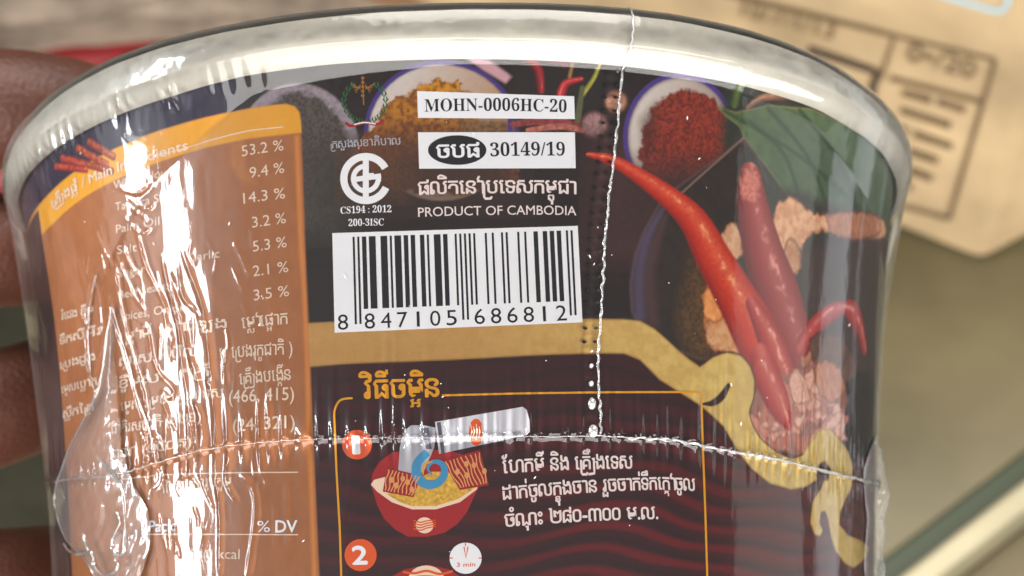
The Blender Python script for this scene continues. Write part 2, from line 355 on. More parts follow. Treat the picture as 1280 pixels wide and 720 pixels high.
# chillies
stroke([(938, 222), (942, 262), (956, 320), (976, 378), (1000, 440)], [14, 20, 25, 28, 20], (150, 40, 40), shade=((100, 20, 26), (230, 150, 140)), feather=1.2)
fill(ell(937, 232, 12, 19), (206, 128, 112), feather=4, rough=9, tex=((190, 70, 60), .8), tfreq=3500)
chunk([(1000, 420), (1018, 412), (1016, 450), (1002, 462)], (186, 118, 90), (130, 66, 48))
stroke([(1004, 432), (1020, 408), (1040, 391), (1058, 386), (1072, 402), (1080, 432)], [9, 9, 9, 8, 7, 5], (176, 44, 44), shade=((120, 20, 26), (240, 160, 150)), feather=1.2)
chunk([(1012, 426), (1035, 415), (1060, 430), (1070, 470), (1045, 480), (1020, 460)], (110, 70, 52), (60, 36, 28))
stroke([(736, 193), (766, 201), (802, 222), (840, 250), (868, 278), (892, 322), (920, 372), (946, 420), (968, 470), (982, 515)], [3, 7, 10, 14, 18, 22, 25, 28, 24, 10], (206, 46, 20), tex=((160, 26, 14), .35), shade=((136, 20, 14), (255, 170, 120)), feather=1.1)
stroke([(940, 380), (965, 430), (982, 480), (990, 520)], [8, 16, 16, 8], (176, 36, 34), shade=((120, 16, 20), (245, 170, 150)), feather=2)
stroke([(952, 450), (966, 490), (982, 512)], [14, 18, 9], (186, 44, 40), shade=((130, 20, 24), (245, 180, 160)), feather=2)
# minced meat heap
fill([(936, 500), (962, 466), (990, 470), (1020, 452), (1050, 460), (1060, 500), (1050, 545), (1030, 560), (1000, 572), (965, 560), (942, 530)], (146, 92, 80), feather=3)
for i in range(120):
    a = 950 + 100 * ((i * 0.618) % 1); b = 478 + 84 * ((i * 0.377 + .1) % 1)
    if (a - 1000) ** 2 / 56 ** 2 + (b - 520) ** 2 / 50 ** 2 > 1: continue
    r = 6 + 6 * random.random(); an = random.uniform(0.6, 2.4)
    c = [(222, 156, 136), (204, 130, 112), (232, 176, 154), (184, 110, 92)][i % 4]
    fill(ell(a, b, r * 2.0, r * .75, 14, an), c, feather=2.2, rough=4, tex=((176, 104, 88), .4), inner=((150, 90, 78), 3))
chunk([(1018, 460), (1034, 450), (1050, 462), (1056, 490), (1040, 505), (1022, 490)], (196, 128, 92), (160, 84, 56))
stroke([(958, 470), (972, 500), (986, 532)], [16, 15, 4], (184, 48, 44), shade=((140, 24, 30), (245, 180, 160)), feather=2)
# lower field: maroon with wavy stripes, under the gold band
lower = [(380, 430), (560, 440), (700, 440), (800, 445), (850, 490), (900, 530), (940, 590), (1000, 605), (1030, 590), (1130, 560), (1200, 800), (380, 800)]
fill(lower, (50, 8, 18), feather=1)
p_ = Upts(lower); w_ = win(p_, 0); X, Y = SS[w_], TT[w_]; dd = sdf(p_, X, Y)
cs, ct = U(700, 690)
ph = (Y - ct) * 2 * math.pi / 0.0025 + 1.9 * np.sin((X - cs) * 2 * math.pi / 0.040 + 0.6) + 1.2 * np.sin((X - cs) * 2 * math.pi / 0.021 + Y * 300)
band = np.clip(np.sin(ph) * 1.1 + .1 + 1.2 * (fbm(X * 160, Y * 500, 87) - .5), 0, 1) * np.clip((Y - U(700, 480)[1]) / 0.016, 0, 1) * (0.30 + 0.70 * np.clip((X - U(560, 600)[0]) / 0.016, 0, 1)) * (dd < 0)
ART[w_] = ART[w_] * (1 - .9 * band[..., None]) + lin((104, 9, 20)) * .8 * band[..., None]
kr = np.clip((X - U(860, 640)[0]) / .012, 0, 1) * (dd < 0) * .55; blend(w_, kr, lin((92, 30, 30)))
blend(w_, (np.clip(np.sin(ph * 1.0 + 2.6) - .3, 0, 1) * .6 * (dd < 0)), lin((24, 8, 14)))
# gold band and scroll
sc8 = lambda L: [(820 + a / 2.25, 400 + b / 2.25) for a, b in L]
top = [(384, 404), (560, 401), (700, 399), (780, 399), (800, 401), (818, 411)] + sc8([(30, 55), (60, 83), (95, 112), (122, 130), (135, 122), (160, 103), (200, 90), (240, 100), (265, 130), (278, 172), (275, 220), (263, 260), (275, 300), (300, 338), (345, 373), (385, 388), (415, 376), (438, 335), (460, 308), (488, 305), (512, 330), (540, 368), (553, 410), (550, 470), (536, 500), (518, 540), (516, 575), (540, 605), (580, 622), (600, 640), (590, 670), (556, 698), (530, 684), (505, 650), (492, 610), (484, 560), (476, 538), (464, 540), (460, 570), (470, 592), (462, 608), (446, 604), (434, 570), (440, 510), (466, 470), (474, 440), (452, 450), (420, 470), (380, 477), (320, 460), (270, 420), (232, 372), (190, 300), (150, 262), (118, 236), (60, 200), (10, 168)]) + [(800, 450), (780, 442), (700, 443), (560, 450), (384, 459)]
fill(top, (184, 138, 78), feather=1.0, inner=((166, 124, 62), 3), tex=((176, 132, 66), .4), tfreq=900, grad=((560, 430), (900, 470), (214, 182, 104)))
q = Upts(sc8([(122, 130), (135, 122), (160, 103), (200, 90), (240, 100), (265, 130), (278, 172), (275, 220), (263, 260), (275, 300), (300, 338), (345, 373), (385, 388), (415, 376)]))
stroke(q, 1.1, (74, 44, 34), sm=5, canvas=True)
stroke(sc8([(132, 236), (158, 234), (184, 216), (204, 184)]), [1.5, 4, 4.5, 2.5], (52, 26, 24))
fill(sc8([(462, 402), (475, 396), (492, 420), (485, 452), (455, 452), (446, 430)]), (60, 18, 22), feather=1.5)
# ingredient panel: orange with a yellow head, rounded upper right corner
s1, t1 = U(376, 150); s2, t2 = U(384, 400); s3, t3 = U(399, 715)
yt = lambda x: None
head = Upts([(58, 246), (100, 210), (150, 183), (200, 163), (260, 146), (300, 138), (345, 131)])
corner = Upts([(358, 130), (368, 133), (374, 140), (376, 152)])
right = np.array([[s1, t1], [s2, t2], [s3, t3], [s3 + .0006, 0.075]])
left_s = -0.104
panel = np.vstack([[[left_s, head[0, 1] + 0.0012]], head, corner, right, [[left_s, 0.075]]])
fill(panel, (162, 98, 54), feather=1.0, canvas=True, tex=((150, 88, 46), .5), tfreq=500)
strip_low = Upts([(377, 166), (330, 171), (260, 184), (200, 202), (150, 222), (100, 250), (66, 280)])
fill(np.vstack([[[left_s, head[0, 1] + 0.0012]], head, corner, strip_low, [[left_s, strip_low[-1, 1] + .0006]]]), (222, 154, 34), feather=1.0, canvas=True, tex=((208, 138, 28), .3), tfreq=500)
le = Upts([(48, 262), (53, 300), (61, 350), (68, 400), (74, 460), (79, 520), (84, 600), (90, 715)])
fill(np.vstack([[[left_s, le[0, 1]]], le, [[le[-1, 0], .075]], [[left_s, .075]]]), (44, 20, 20), feather=2.0, canvas=True)
# blob of printed light by the first figure, and the sticks beside the head
stroke([(371, 172), (376, 300), (382, 400), (393, 720)], 2.5, (206, 126, 60), feather=3, sm=5)
fill([(290, 180), (306, 176), (308, 215), (322, 232), (300, 225), (288, 205)], (190, 120, 60), feather=4, alpha=.5)
for a, b, c in (((88, 200), (140, 214), (176, 66, 34)), ((98, 186), (134, 206), (196, 84, 40)), ((112, 178), (142, 196), (170, 70, 34)), ((70, 208), (108, 212), (190, 52, 40)), ((78, 198), (100, 204), (196, 60, 44))):
    stroke([a, b], 4.5, c, tex=((110, 30, 24), .8), sm=0, shade=((90, 24, 20), (230, 150, 110)))

# sheet grain of the coated board
ART *= (0.94 + 0.12 * fbm(SS * 3800, TT * 3800, 77, 2))[..., None]
ART = np.clip(ART, 0, 1)

# ------------------------------------------------------------------ build the cup
cup = bpy.data.objects.new('noodle_cup', None); COL.objects.link(cup); cup.matrix_world = Mw
tag(cup, 'film-wrapped paper noodle cup held on its side, barcode and cooking steps in view', 'noodle cup')
cup.empty_display_size = 0.02

m_print = bpy.data.materials.new('printed_board'); m_print.use_nodes = True
nt = m_print.node_tree; b = nt.nodes['Principled BSDF']; at = nt.nodes.new('ShaderNodeAttribute'); at.attribute_name = 'print_colour'
nt.links.new(at.outputs['Color'], b.inputs['Base Color']); b.inputs['Roughness'].default_value = 0.45; b.inputs['Specular IOR Level'].default_value = 0.12
tc = nt.nodes.new('ShaderNodeTexCoord'); n2 = nt.nodes.new('ShaderNodeTexNoise'); n2.inputs['Scale'].default_value = 900
nt.links.new(tc.outputs['Object'], n2.inputs['Vector']); bp = nt.nodes.new('ShaderNodeBump'); bp.inputs['Strength'].default_value = .15; bp.inputs['Distance'].default_value = .0003
nt.links.new(n2.outputs['Fac'], bp.inputs['Height']); nt.links.new(bp.outputs['Normal'], b.inputs['Normal'])

# wall: fine grid in front, coarse further down and around the back
Tx = np.concatenate([T1, np.linspace(T1[-1] + .002, 0.104, 16)])
Sx = np.concatenate([S1, np.linspace(S1[-1] + .002, 2 * math.pi * R0 + S1[0], 60)])
Sg, Tg = np.meshgrid(Sx, Tx)
V = P3(Sg, Tg)
colr = np.zeros(Sg.shape + (3,)); colr[:] = lin((60, 18, 22))
colr[:NR, :NC] = ART; colr[NR:, :NC] = ART[-1][None]
mesh_obj('printed_wall', V.reshape(-1, 3), grid_faces(*Sg.shape)[:, ::-1], m_print, cup, True, colr.reshape(-1, 3))

# rolled rim, lid, base
def lathe(name, prof, m, parent, nseg=360, smooth=True, jit=0.0):
    prof = np.array(prof); th = np.linspace(-math.pi, math.pi, nseg + 1)
    r = prof[:, 0][:, None] + 0 * th; z = prof[:, 1][:, None] + 0 * th
    if jit: r = r + jit * (fbm((th[None] + 4) * 9 + 0 * r, prof[:, 1][:, None] * 900 + 0 * r, 9) - .5)
    T = np.broadcast_to(th, r.shape)
    V = np.stack([r * np.sin(T), -r * np.cos(T), z + warp(T, np.minimum(z, 0))], -1)
    return mesh_obj(name, V.reshape(-1, 3), grid_faces(*r.shape)[:, ::-1], m, parent, smooth)
m_rim = mat('uncoated_white_paper', (174, 169, 158), 0.75, 0.2, noise=(220, .07), bump=(700, .35, .0004))
a = np.linspace(math.radians(255), math.radians(-80), 26)
rim_prof = [(0.06285 + 0.0026 * np.sign(math.cos(t)) * abs(math.cos(t)) ** .7, -0.0034 + 0.0032 * np.sign(math.sin(t)) * abs(math.sin(t)) ** .75) for t in a]
lathe('rolled_rim', rim_prof, m_rim, cup, jit=0.00035)
lid_m = mat('lid_foil', (190, 184, 176), 0.35, 0.5)
lathe('lid', [(0.0001, -0.0012), (0.03, -0.0012), (0.058, -0.0012), (0.0605, -0.0008)], lid_m, cup, 120)
lathe('cup_base', [(0.0518, -0.104), (0.0518, -0.106), (0.0495, -0.106), (0.0495, -0.1), (0.0001, -0.1)], m_rim, cup, 120)

# ------------------------------------------------------------------ print laid on the wall: helpers
H1, H2, H3, H4 = 0.00005, 0.00010, 0.00015, 0.0002
def flat_mat(name, col, rough=0.45): return mat(name, col, rough, 0.12)
m_white = flat_mat('white_ink', (238, 237, 243)); m_black = flat_mat('black_ink', (22, 21, 26)); m_yellow = flat_mat('yellow_ink', (222, 150, 18))
m_orange = flat_mat('orange_ink', (222, 84, 28)); m_pale = flat_mat('pale_ink', (238, 218, 216)); m_red = flat_mat('red_ink', (158, 22, 30))
m_cream = flat_mat('cream_ink', (236, 206, 180)); m_blue = flat_mat('blue_ink', (62, 140, 186)); m_green = flat_mat('green_ink', (34, 92, 50))
m_grey = flat_mat('silver_ink', (176, 174, 184)); m_gold = flat_mat('gold_ink', (150, 100, 40)); m_noodle = mat('noodle_ink', (208, 160, 50), .42, .35, noise=(2500, .35))
m_dgrey = flat_mat('dark_grey_ink', (84, 84, 100)); m_vein = flat_mat('sachet_cream_ink', (224, 150, 90)); m_maroon = flat_mat('maroon_ink', (112, 20, 34)); m_stripe = flat_mat('crimson_ink', (150, 26, 34))

def to_wall(Q, h):
    Q = np.asarray(Q, float); s, t = U(Q[:, 0], Q[:, 1]); return P3(s, t, h)
def panel_px(name, corners, m, h, parent, nx=24, ny=6):
    """four pixel corners (tl, tr, br, bl) -> curved panel lying on the wall"""
    tl, tr, br, bl = [np.array(c, float) for c in corners]
    u = np.linspace(0, 1, nx + 1)[None, :, None]; v = np.linspace(0, 1, ny + 1)[:, None, None]
    Q = (tl * (1 - u) + tr * u) * (1 - v) + (bl * (1 - u) + br * u) * v
    return mesh_obj(name, to_wall(Q.reshape(-1, 2), h), grid_faces(ny + 1, nx + 1)[:, ::-1], m, parent)
class MB:
    def __init__(s): s.V = []; s.F = []; s.n = 0
    def add(s, V, F):
        V = np.asarray(V, float); s.V.append(V); s.F += [tuple(int(i) + s.n for i in f) for f in F]; s.n += len(V)
    def quad(s, c, nx=1, ny=1):
        tl, tr, br, bl = [np.array(q, float) for q in c]
        u = np.linspace(0, 1, nx + 1)[None, :, None]; v = np.linspace(0, 1, ny + 1)[:, None, None]
        Q = (tl * (1 - u) + tr * u) * (1 - v) + (bl * (1 - u) + br * u) * v
        s.add(Q.reshape(-1, 2), grid_faces(ny + 1, nx + 1)[:, ::-1])
    def ribbon(s, pts, wid, sm=0, closed=False):
        p = smooth_line(pts, sm, closed) if sm else np.array(pts, float)
        if abs(p).max() > 20:                       # pixel units: split long runs so they follow the curved wall
            o = [p[0]]
            for a_, b_ in zip(p[:-1], p[1:]):
                k_ = max(1, int(np.hypot(*(b_ - a_)) / 9))
                for q_ in range(1, k_ + 1): o.append(a_ + (b_ - a_) * q_ / k_)
            p = np.array(o)
        if closed: p = np.vstack([p, p[:1]])
        wd = np.interp(np.linspace(0, 1, len(p)), np.linspace(0, 1, len(wid)), wid) if hasattr(wid, '__len__') else np.full(len(p), wid)
        t = np.gradient(p, axis=0)
        if closed: t[0] = t[-1] = p[1] - p[-2]
        t /= np.linalg.norm(t, axis=1, keepdims=True) + 1e-12; n = np.stack([-t[:, 1], t[:, 0]], -1) * wd[:, None] / 2
        V = np.stack([p + n, p - n], 1).reshape(-1, 2)
        s.add(V, [(2 * i, 2 * i + 1, 2 * i + 3, 2 * i + 2) for i in range(len(p) - 1)])
    def fan(s, poly, c=None):
        p = np.array(poly, float); c = p.mean(0) if c is None else np.array(c)
        k = len(p); mid = c + (p - c) * .5
        V = np.vstack([p, mid, c[None]])
        F = [(i, (i + 1) % k, k + (i + 1) % k, k + i) for i in range(k)] + [(k + i, k + (i + 1) % k, 2 * k) for i in range(k)]
        s.add(V, F)
    def wall(s, name, m, h, parent): return mesh_obj(name, to_wall(np.vstack(s.V), h), fix(s.F, np.vstack(s.V)), m, parent)
def fix(F, V):
    out = []
    for f in F:
        a = sum(V[f[i - 1]][0] * V[f[i]][1] - V[f[i]][0] * V[f[i - 1]][1] for i in range(len(f)))
        out.append(f[::-1] if a > 0 else f)
    return out

# lettering. Each syllable is set with Blender's built-in font (it has no shaping for stacked Khmer letters, so feet are placed here)
_gc = {}
def glyph(txt, bold=0.0):
    key = (txt, bold)
    if key in _gc: return _gc[key]
    c = bpy.data.curves.new('g', 'FONT'); c.body = txt; c.size = 1; c.resolution_u = 3
    o = bpy.data.objects.new('g', c); COL.objects.link(o); bpy.context.view_layer.update()
    me = o.to_mesh(); V = np.array([v.co[:2] for v in me.vertices]).reshape(-1, 2); F = [tuple(p.vertices) for p in me.polygons]
    o.to_mesh_clear(); bpy.data.objects.remove(o); bpy.data.curves.remove(c)
    _gc[key] = (V, F); return _gc[key]
CONS = {chr(c) for c in range(0x1780, 0x17B4)}
COENG = '\u17d2'; PRE = '\u17c1\u17c2\u17c3'; ABOVE = '\u17b7\u17b8\u17b9\u17ba\u17c6\u17c9\u17ca\u17cb\u17cd\u17d0'; BELOW = '\u17bb\u17bc\u17bd'
def layout(txt, bold=0.0, space=0.28, gap=0.07):
    """-> vertices, faces in em units, baseline y=0, starting x=0"""
    mb = MB(); x = 0.0; i = 0; n = len(txt)
    def put(t, dx, dy, s=1.0, left=True, sy=None):
        V, F = glyph(t, bold)
        if len(V) == 0: return 0.0
        V = V.copy(); mn = V[:, 0].min() if left else 0; V[:, 0] -= mn; wd = V[:, 0].max() - V[:, 0].min()
        mb.add(V * [s, sy or s] + [dx, dy], F); return wd * s
    while i < n:
        ch = txt[i]
        if ch == ' ': x += space; i += 1; continue
        if ch in CONS:
            subs = []; marks = []; i += 1
            while i < n:
                if txt[i] == COENG and i + 1 < n: subs.append(txt[i + 1]); i += 2
                elif 0x17B6 <= ord(txt[i]) <= 0x17D1: marks.append(txt[i]); i += 1
                else: break
            m2 = []
            pre = ''; post = []
            for m in marks:
                if m in PRE: pre += m
                elif m == '\u17c4': pre += '\u17c1'; post.append('\u17b6')
                elif m == '\u17c5': pre += '\u17c1'; post.append('tail')
                elif m == '\u17be': pre += '\u17c1'; m2.append('\u17b8')
                elif m == '\u17bf': pre += '\u17c1'; m2.append('\u17ba'); post.append('low')
                elif m == '\u17b6': post.append(m)
                elif m in ABOVE or m in BELOW: m2.append(m)
                elif m == '\u17c7': post.append(m)
            for p in pre: x += put(p, x, 0) + gap
            ro = '\u179a' in subs; others = [s for s in subs if s != '\u179a']
            if ro:
                mb.ribbon([(x + .04, .42), (x + .04, -.16), (x + .10, -.24), (x + .34, -.24), (x + .38, -.15)], .065 + bold * 2); x += .13
            bw = put(ch, x, 0); 
            if not others and any(m in BELOW for m in m2) or m2:
                cx = x + bw / 2
                for m in m2:
                    V, F = glyph(m, bold)
                    if len(V) == 0: continue
                    mw = V[:, 0].max() - V[:, 0].min(); dy = -0.26 if (m in BELOW and others) else 0
                    mb.add(V + [cx - (V[:, 0].max() + V[:, 0].min()) / 2 + (bw / 2 - mw / 2 if m in ABOVE else .02), dy], F)
            for s_ in others:
                V, F = glyph(s_, bold); V = V.copy(); V[:, 0] -= (V[:, 0].max() + V[:, 0].min()) / 2
                mb.add(V * [.62, .40] + [x + bw / 2, -.30], F)
            x += bw + gap
            for p in post:
                if p == 'tail': put('\u17b6', x, 0); mb.ribbon([(x + .10, .55), (x + .02, .66), (x + .10, .78)], .06 + bold * 2); x += .2 + gap
                elif p == 'low': mb.ribbon([(x + .03, .45), (x + .13, .5), (x + .13, .0), (x + .13, -.2), (x - .2, -.24)], .065 + bold * 2); x += .16 + gap
                else: x += put(p, x, 0) + gap
            continue
        if ch == '\u17c7' or 0x17E0 <= ord(ch) <= 0x17E9: x += put(ch, x, 0) + gap; i += 1; continue
        j = i                                             # a run of Latin text is set whole
        while j < n and not (0x1780 <= ord(txt[j]) <= 0x17FF): j += 1
        run = txt[i:j].rstrip(' '); put(run, x, 0); V, F = glyph(run, bold)
        x += V[:, 0].max() - V[:, 0].min() + gap + space * (len(txt[i:j]) - len(run)); i = j
    return np.vstack(mb.V), mb.F
def serif(t):
    out = ''
    for c in t:
        if 'A' <= c <= 'Z': out += chr(0x1D400 + ord(c) - 65)
        elif '0' <= c <= '9': out += chr(0x1D7CE + ord(c) - 48)
        else: out += c
    return out
def text_px(name, txt, a, b, height, m, h, parent, bold=0.0, cap=0.69, shear=0.0, gap=0.07, space=.28):
    """text whose baseline runs from pixel a to pixel b; height = cap height in pixels there"""
    V, F = layout(txt, bold, space, gap); V = V.copy(); V[:, 0] -= V[:, 0].min(); W = V[:, 0].max()
    A, B = Upts([a, b]); e = B - A; L = np.linalg.norm(e); e /= L; up = np.array([e[1], -e[0]])
    hm = abs(U(a[0], a[1])[1] - U(a[0], a[1] - height)[1]); sy = hm / cap
    Q = A + (V[:, :1] / W * L) * e + (V[:, 1:] * sy) * up
    if bold:                                        # heavier strokes: shifted impressions a few microns apart
        VV = []; FF = []; b_ = bold * .9 * sy
        for k_, (dx, dy) in enumerate(((0, 0), (b_, 0), (-b_, 0), (0, b_), (0, -b_))):
            q_ = Q + dx * e + dy * up; VV.append(P3(q_[:, 0], q_[:, 1], h + k_ * 4e-6)); FF += [tuple(i + k_ * len(Q) for i in f) for f in F]
        return mesh_obj(name, np.vstack(VV), FF, m, parent)
    return mesh_obj(name, P3(Q[:, 0], Q[:, 1], h), F, m, parent)

# --- first white code label
L1 = panel_px('code_label', [(521.5, 114), (717.5, 120.5), (718.5, 149), (522.5, 147.5)], m_white, H1, cup)
text_px('lettering', serif('MOHN-0006HC-20'), (531, 140), (708, 141), 15.5, m_black, H2, L1, cap=.68, gap=.02)
L2 = panel_px('licence_label', [(522.5, 165.5), (718.5, 165.5), (719.5, 210.5), (524, 211)], m_white, H1, cup)
mb = MB(); mb.fan(ell(571.5, 188, 36.5, 18.5, 36)); mb.wall('black_oval', m_black, H2, L2)
text_px('khmer_lettering', 'ចបផ', (546, 198), (599, 197), 17, m_white, H3, L2, bold=.018, cap=.62)
text_px('lettering', serif('30149/19'), (613, 196), (706, 195), 16.5, m_black, H2, L2, cap=.68, gap=.02)
text_px('origin_line', 'ផលិតនៅប្រទេសកម្ពុជា', (523, 244), (720, 243), 17, m_pale, H2, cup, bold=.012, cap=.62, gap=.06)
# PRODUCT OF CAMBODIA in its rounded display face
t = 'PRODUCT OF CAmBODIA'
text_px('origin_line_english', 'PRODUCT OF CAMBODIA', (523, 271.5), (720, 269.5), 12, m_pale, H2, cup, bold=.004, cap=.72)
text_px('standard_number', serif('CS194 : 2012'), (426, 267.5), (489.5, 265.5), 8.5, m_white, H2, cup, cap=.68)
text_px('standard_number', serif('200-3ISC'), (436, 283), (480, 282), 8.5, m_white, H2, cup, cap=.68)
text_px('ministry_line', 'ក្រសួងសុខាភិបាល', (414, 186), (501, 181), 9, m_grey, H2, cup, cap=.62)
# --- C-S standard mark
def arc(cx, cy, r, a0, a1, n=30): t = np.radians(np.linspace(a0, a1, n)); return np.stack([cx + r * np.cos(t), cy - r * np.sin(t)], -1)
mb = MB(); CX, CY = 457.5, 223.5
mb.ribbon(arc(CX, CY, 27.5, 28, 336, 50), 9)
mb.ribbon([(CX, CY - 29), (CX, CY + 29)], 7.5)
mb.ribbon(np.vstack([arc(CX, CY, 15.5, 84, 205, 20), [(CX - 9, CY + 4.5), (CX + 17, CY + 4.5)]])[:20], 6.2)
mb.ribbon([(CX - 13, CY + 1.0), (CX + 19, CY - 3.2)], 6.5); mb.ribbon([(CX + 15, CY - 3), (CX + 16.3, CY + 4)], 6)
mb.ribbon(arc(CX, CY, 15.5, -8, -162, 24), 6.2); mb.ribbon([(CX - 19, CY + 8), (CX - 3, CY + 8)], 0.1)
mb.ribbon([(CX + 10, CY - 5.5), (CX + 2, CY - 5)], 3)
mb.wall('standard_mark', m_white, H2, cup)
# --- ministry emblem: wreath, staff, ribbon
em = MB()
for sgn in (-1, 1):
    for k in range(9):
        an = math.radians(-80 + k * 17); ex = 456 + sgn * 26 * math.cos(an); ey = 128 - 25 * math.sin(an)
        em.ribbon([(ex, ey + 3), (ex + sgn * 2.6, ey - 1), (ex + sgn * .8, ey - 5)], [.5, 2.6, .4])
        em.ribbon([(ex, ey + 3), (ex - sgn * 2.4, ey - 1), (ex - sgn * 1.4, ey - 4)], [.5, 2.2, .4])
ew = em.wall('ministry_emblem', m_green, H2, cup)
g = MB(); g.ribbon([(453.5, 97), (455, 132)], 1.4)
for k in range(5):
    g.fan(ell(453.8, 98 + k * 5.5, 2.3, 1.8, 10))
    for s_ in (-1, 1): g.ribbon([(454 + s_ * 3, 112 - k * 1.5), (454 + s_ * (15 - k * 1.5), 104 + k * 3.2)], .9)
g.wall('staff', m_gold, H3, ew)
g = MB(); g.ribbon([(432, 154), (440, 158), (456, 153.5), (471, 156), (480, 151)], 3.6, sm=5); g.wall('ribbon', m_red, H3, ew)
g = MB(); g.ribbon([(443, 156.5), (456, 153.8), (470, 155.6)], 1.4, sm=5); g.wall('ribbon_band', m_white, H4, ew)

# --- barcode
BC = [(415.5, 291.5), (722, 282.5), (728, 403), (418.5, 416)]
BL = panel_px('barcode_label', BC, m_white, H1, cup, 40, 10)
def bc(u, v):
    tl, tr, br, bl = [np.array(q, float) for q in BC]; return (tl * (1 - u) + tr * u) * (1 - v) + (bl * (1 - u) + br * u) * v
Lc = ['0001101', '0011001', '0010011', '0111101', '0100011', '0110001', '0101111', '0111011', '0110111', '0001011']
Gc = [''.join('1' if q == '0' else '0' for q in s[::-1]) for s in [''.join('1' if x == '0' else '0' for x in l) for l in Lc]]
Gc = [''.join('1' if q == '0' else '0' for q in l)[::-1] for l in Lc]
PARITY = {8: 'LGLGGL'}
code = '8847105686812'; bits = '101'
for k, d in enumerate(code[1:7]): bits += (Lc if PARITY[8][k] == 'L' else Gc)[int(d)]
bits += '01010'
for d in code[7:]: bits += ''.join('1' if q == '0' else '0' for q in Lc[int(d)])
bits += '101'
u0, u1 = 0.082, 0.978
k = 0
while k < len(bits):
    if bits[k] == '1':
        e = k
        while e < len(bits) and bits[e] == '1': e += 1
        guard = k < 3 or k >= len(bits) - 3 or 45 <= k < 50
        ua = u0 + (u1 - u0) * (k + .04) / 95; ub = u0 + (u1 - u0) * (e - .04) / 95; v1 = 0.925 if guard else 0.775
        mb = MB(); mb.quad([bc(ua, .045), bc(ub, .045), bc(ub, v1), bc(ua, v1)], 1, 6); mb.wall('bar', m_black, H2, BL); k = e
    else: k += 1
for k, d in enumerate(code):
    if k == 0: uc = .035
    else: uc = u0 + (u1 - u0) * ((6.5 + 7 * (k - 1)) if k <= 6 else (53.5 + 7 * (k - 7))) / 95
    p = bc(uc - .021, .975); q = bc(uc + .021, .975)
    if d == '1': p = bc(uc - .009, .975); q = bc(uc + .003, .975)
    text_px('digit', d, p, q, 20, m_black, H2, BL, cap=.72)

# --- instructions panel
fr = MB()
fr.ribbon([(427.5, 740), (425, 660), (421, 590), (418.5, 530)], 2.6); fr.ribbon([(418.5, 530), (418.5, 514), (424, 502), (432, 498.5), (441, 498)], 2.6, sm=5)
fr.ribbon([(552.5, 494.5), (650, 492), (760, 490.5), (868, 490.2), (874, 490.6), (876, 496), (878, 560), (881, 640), (884, 740)], 2.6)
FRM = fr.wall('cooking_steps_frame', m_yellow, H2, cup)
text_px('khmer_title', 'វិធីចម្អិន', (450, 499), (549, 496), 24, m_yellow, H3, FRM, bold=.018, cap=.62)
for line in (('ហែកមី និង គ្រឿងទេស', (628, 592), (790, 586), 17), ('ដាក់ចូលក្នុងចាន រួចចាក់ទឹកក្តៅចូល', (629, 625), (868, 614), 16.5), ('ចំណុះ ២៨០-៣០០ ម.ល.', (631, 659), (822, 649), 16.5)):
    text_px('khmer_line', line[0], line[1], line[2], line[3], m_cream if False else m_pale, H3, FRM, bold=.014, cap=.62)
for (cx, cy, r, d) in ((446.5, 556, 18.5, '1'), (451, 694, 20, '2')):
    mb = MB(); mb.fan(ell(cx, cy, r, r, 40)); B_ = mb.wall('step_badge', m_orange, H2, cup)
    w2 = 4.6 if d == '1' else 9.5
    text_px('badge_number', d, (cx - w2, cy + 11.5), (cx + w2 - 1, cy + 11), 23, m_white, H3, B_, bold=.035, cap=.72)
# drawing 1: bowl, sachets, noodle swirl
bw = MB(); bw.fan([(464, 606), (466, 592), (474, 578), (490, 566), (520, 562), (560, 563), (590, 572), (601, 590), (601, 606), (597, 612), (592, 622), (584, 640), (572, 655), (556, 666), (535, 671), (510, 671), (494, 662), (480, 648), (472, 632)])
BW = bw.wall('bowl_drawing', m_red, H2, cup)
mb = MB(); mb.fan([(464, 606), (468, 600), (500, 592), (560, 590), (598, 606), (596, 612), (575, 628), (545, 637), (515, 637), (490, 628), (472, 615)]); mb.wall('bowl_lip', m_cream, H3, BW)
mb = MB(); mb.fan([(484, 618), (500, 608), (520, 600), (540, 590), (575, 590), (595, 602), (594, 610), (573, 624), (545, 633), (515, 633), (500, 628)]); mb.wall('noodles', m_noodle, H4, BW)
H5, H6, H7 = .00025, .0003, .00035
def sachet(c, n):
    tl, tr, br, bl = [np.array(q, float) for q in c]
    mb = MB(); mb.quad(c, 2, 2); S_ = mb.wall('sachet', m_stripe, H5, BW)
    g = MB()
    for k in range(n):
        u = (k + .5) / n; a_ = tl * (1 - u) + tr * u; b_ = bl * (1 - u) + br * u
        pts = [a_ * (1 - v) + b_ * v + np.array([1.2 * math.sin(v * 9 + k), 0]) for v in np.linspace(.06, .94, 8)]
        g.ribbon(pts, 1.5)
    for q in range(5):
        a_ = tl + (tr - tl) * (.2 + .15 * q) + (bl - tl) * (.45 + .2 * math.sin(q * 2)); g.fan(ell(a_[0], a_[1], 3, 4, 8))
    g.wall('sachet_pattern', m_vein, H6, BW)
sachet([(484, 585), (527, 595), (517, 622), (479, 615)], 9); sachet([(552, 576), (600, 563), (611, 607), (575, 613)], 9)
mb = MB(); mb.fan([(500, 560), (505, 540), (514, 532), (530, 532), (545, 535), (543, 560), (530, 590), (520, 594), (498, 590)]); mb.wall('sachet_paper', m_grey, H4, BW)
m_tube = flat_mat('tube_white_ink', (214, 212, 222))
mb = MB(); mb.quad([(544, 528), (645, 510.5), (651, 546), (549, 568)], 8, 2); mb.fan([(645, 510.5), (653, 509), (658, 513), (661.5, 526), (662, 540), (657, 544.5), (651, 546)]); TB = mb.wall('flavour_tube', m_tube, H5, BW)
mb = MB(); mb.quad([(548.5, 559), (650.5, 538.5), (651, 546), (549, 568)], 8, 1); mb.wall('tube_shade', m_grey, H6 - .00002, BW)
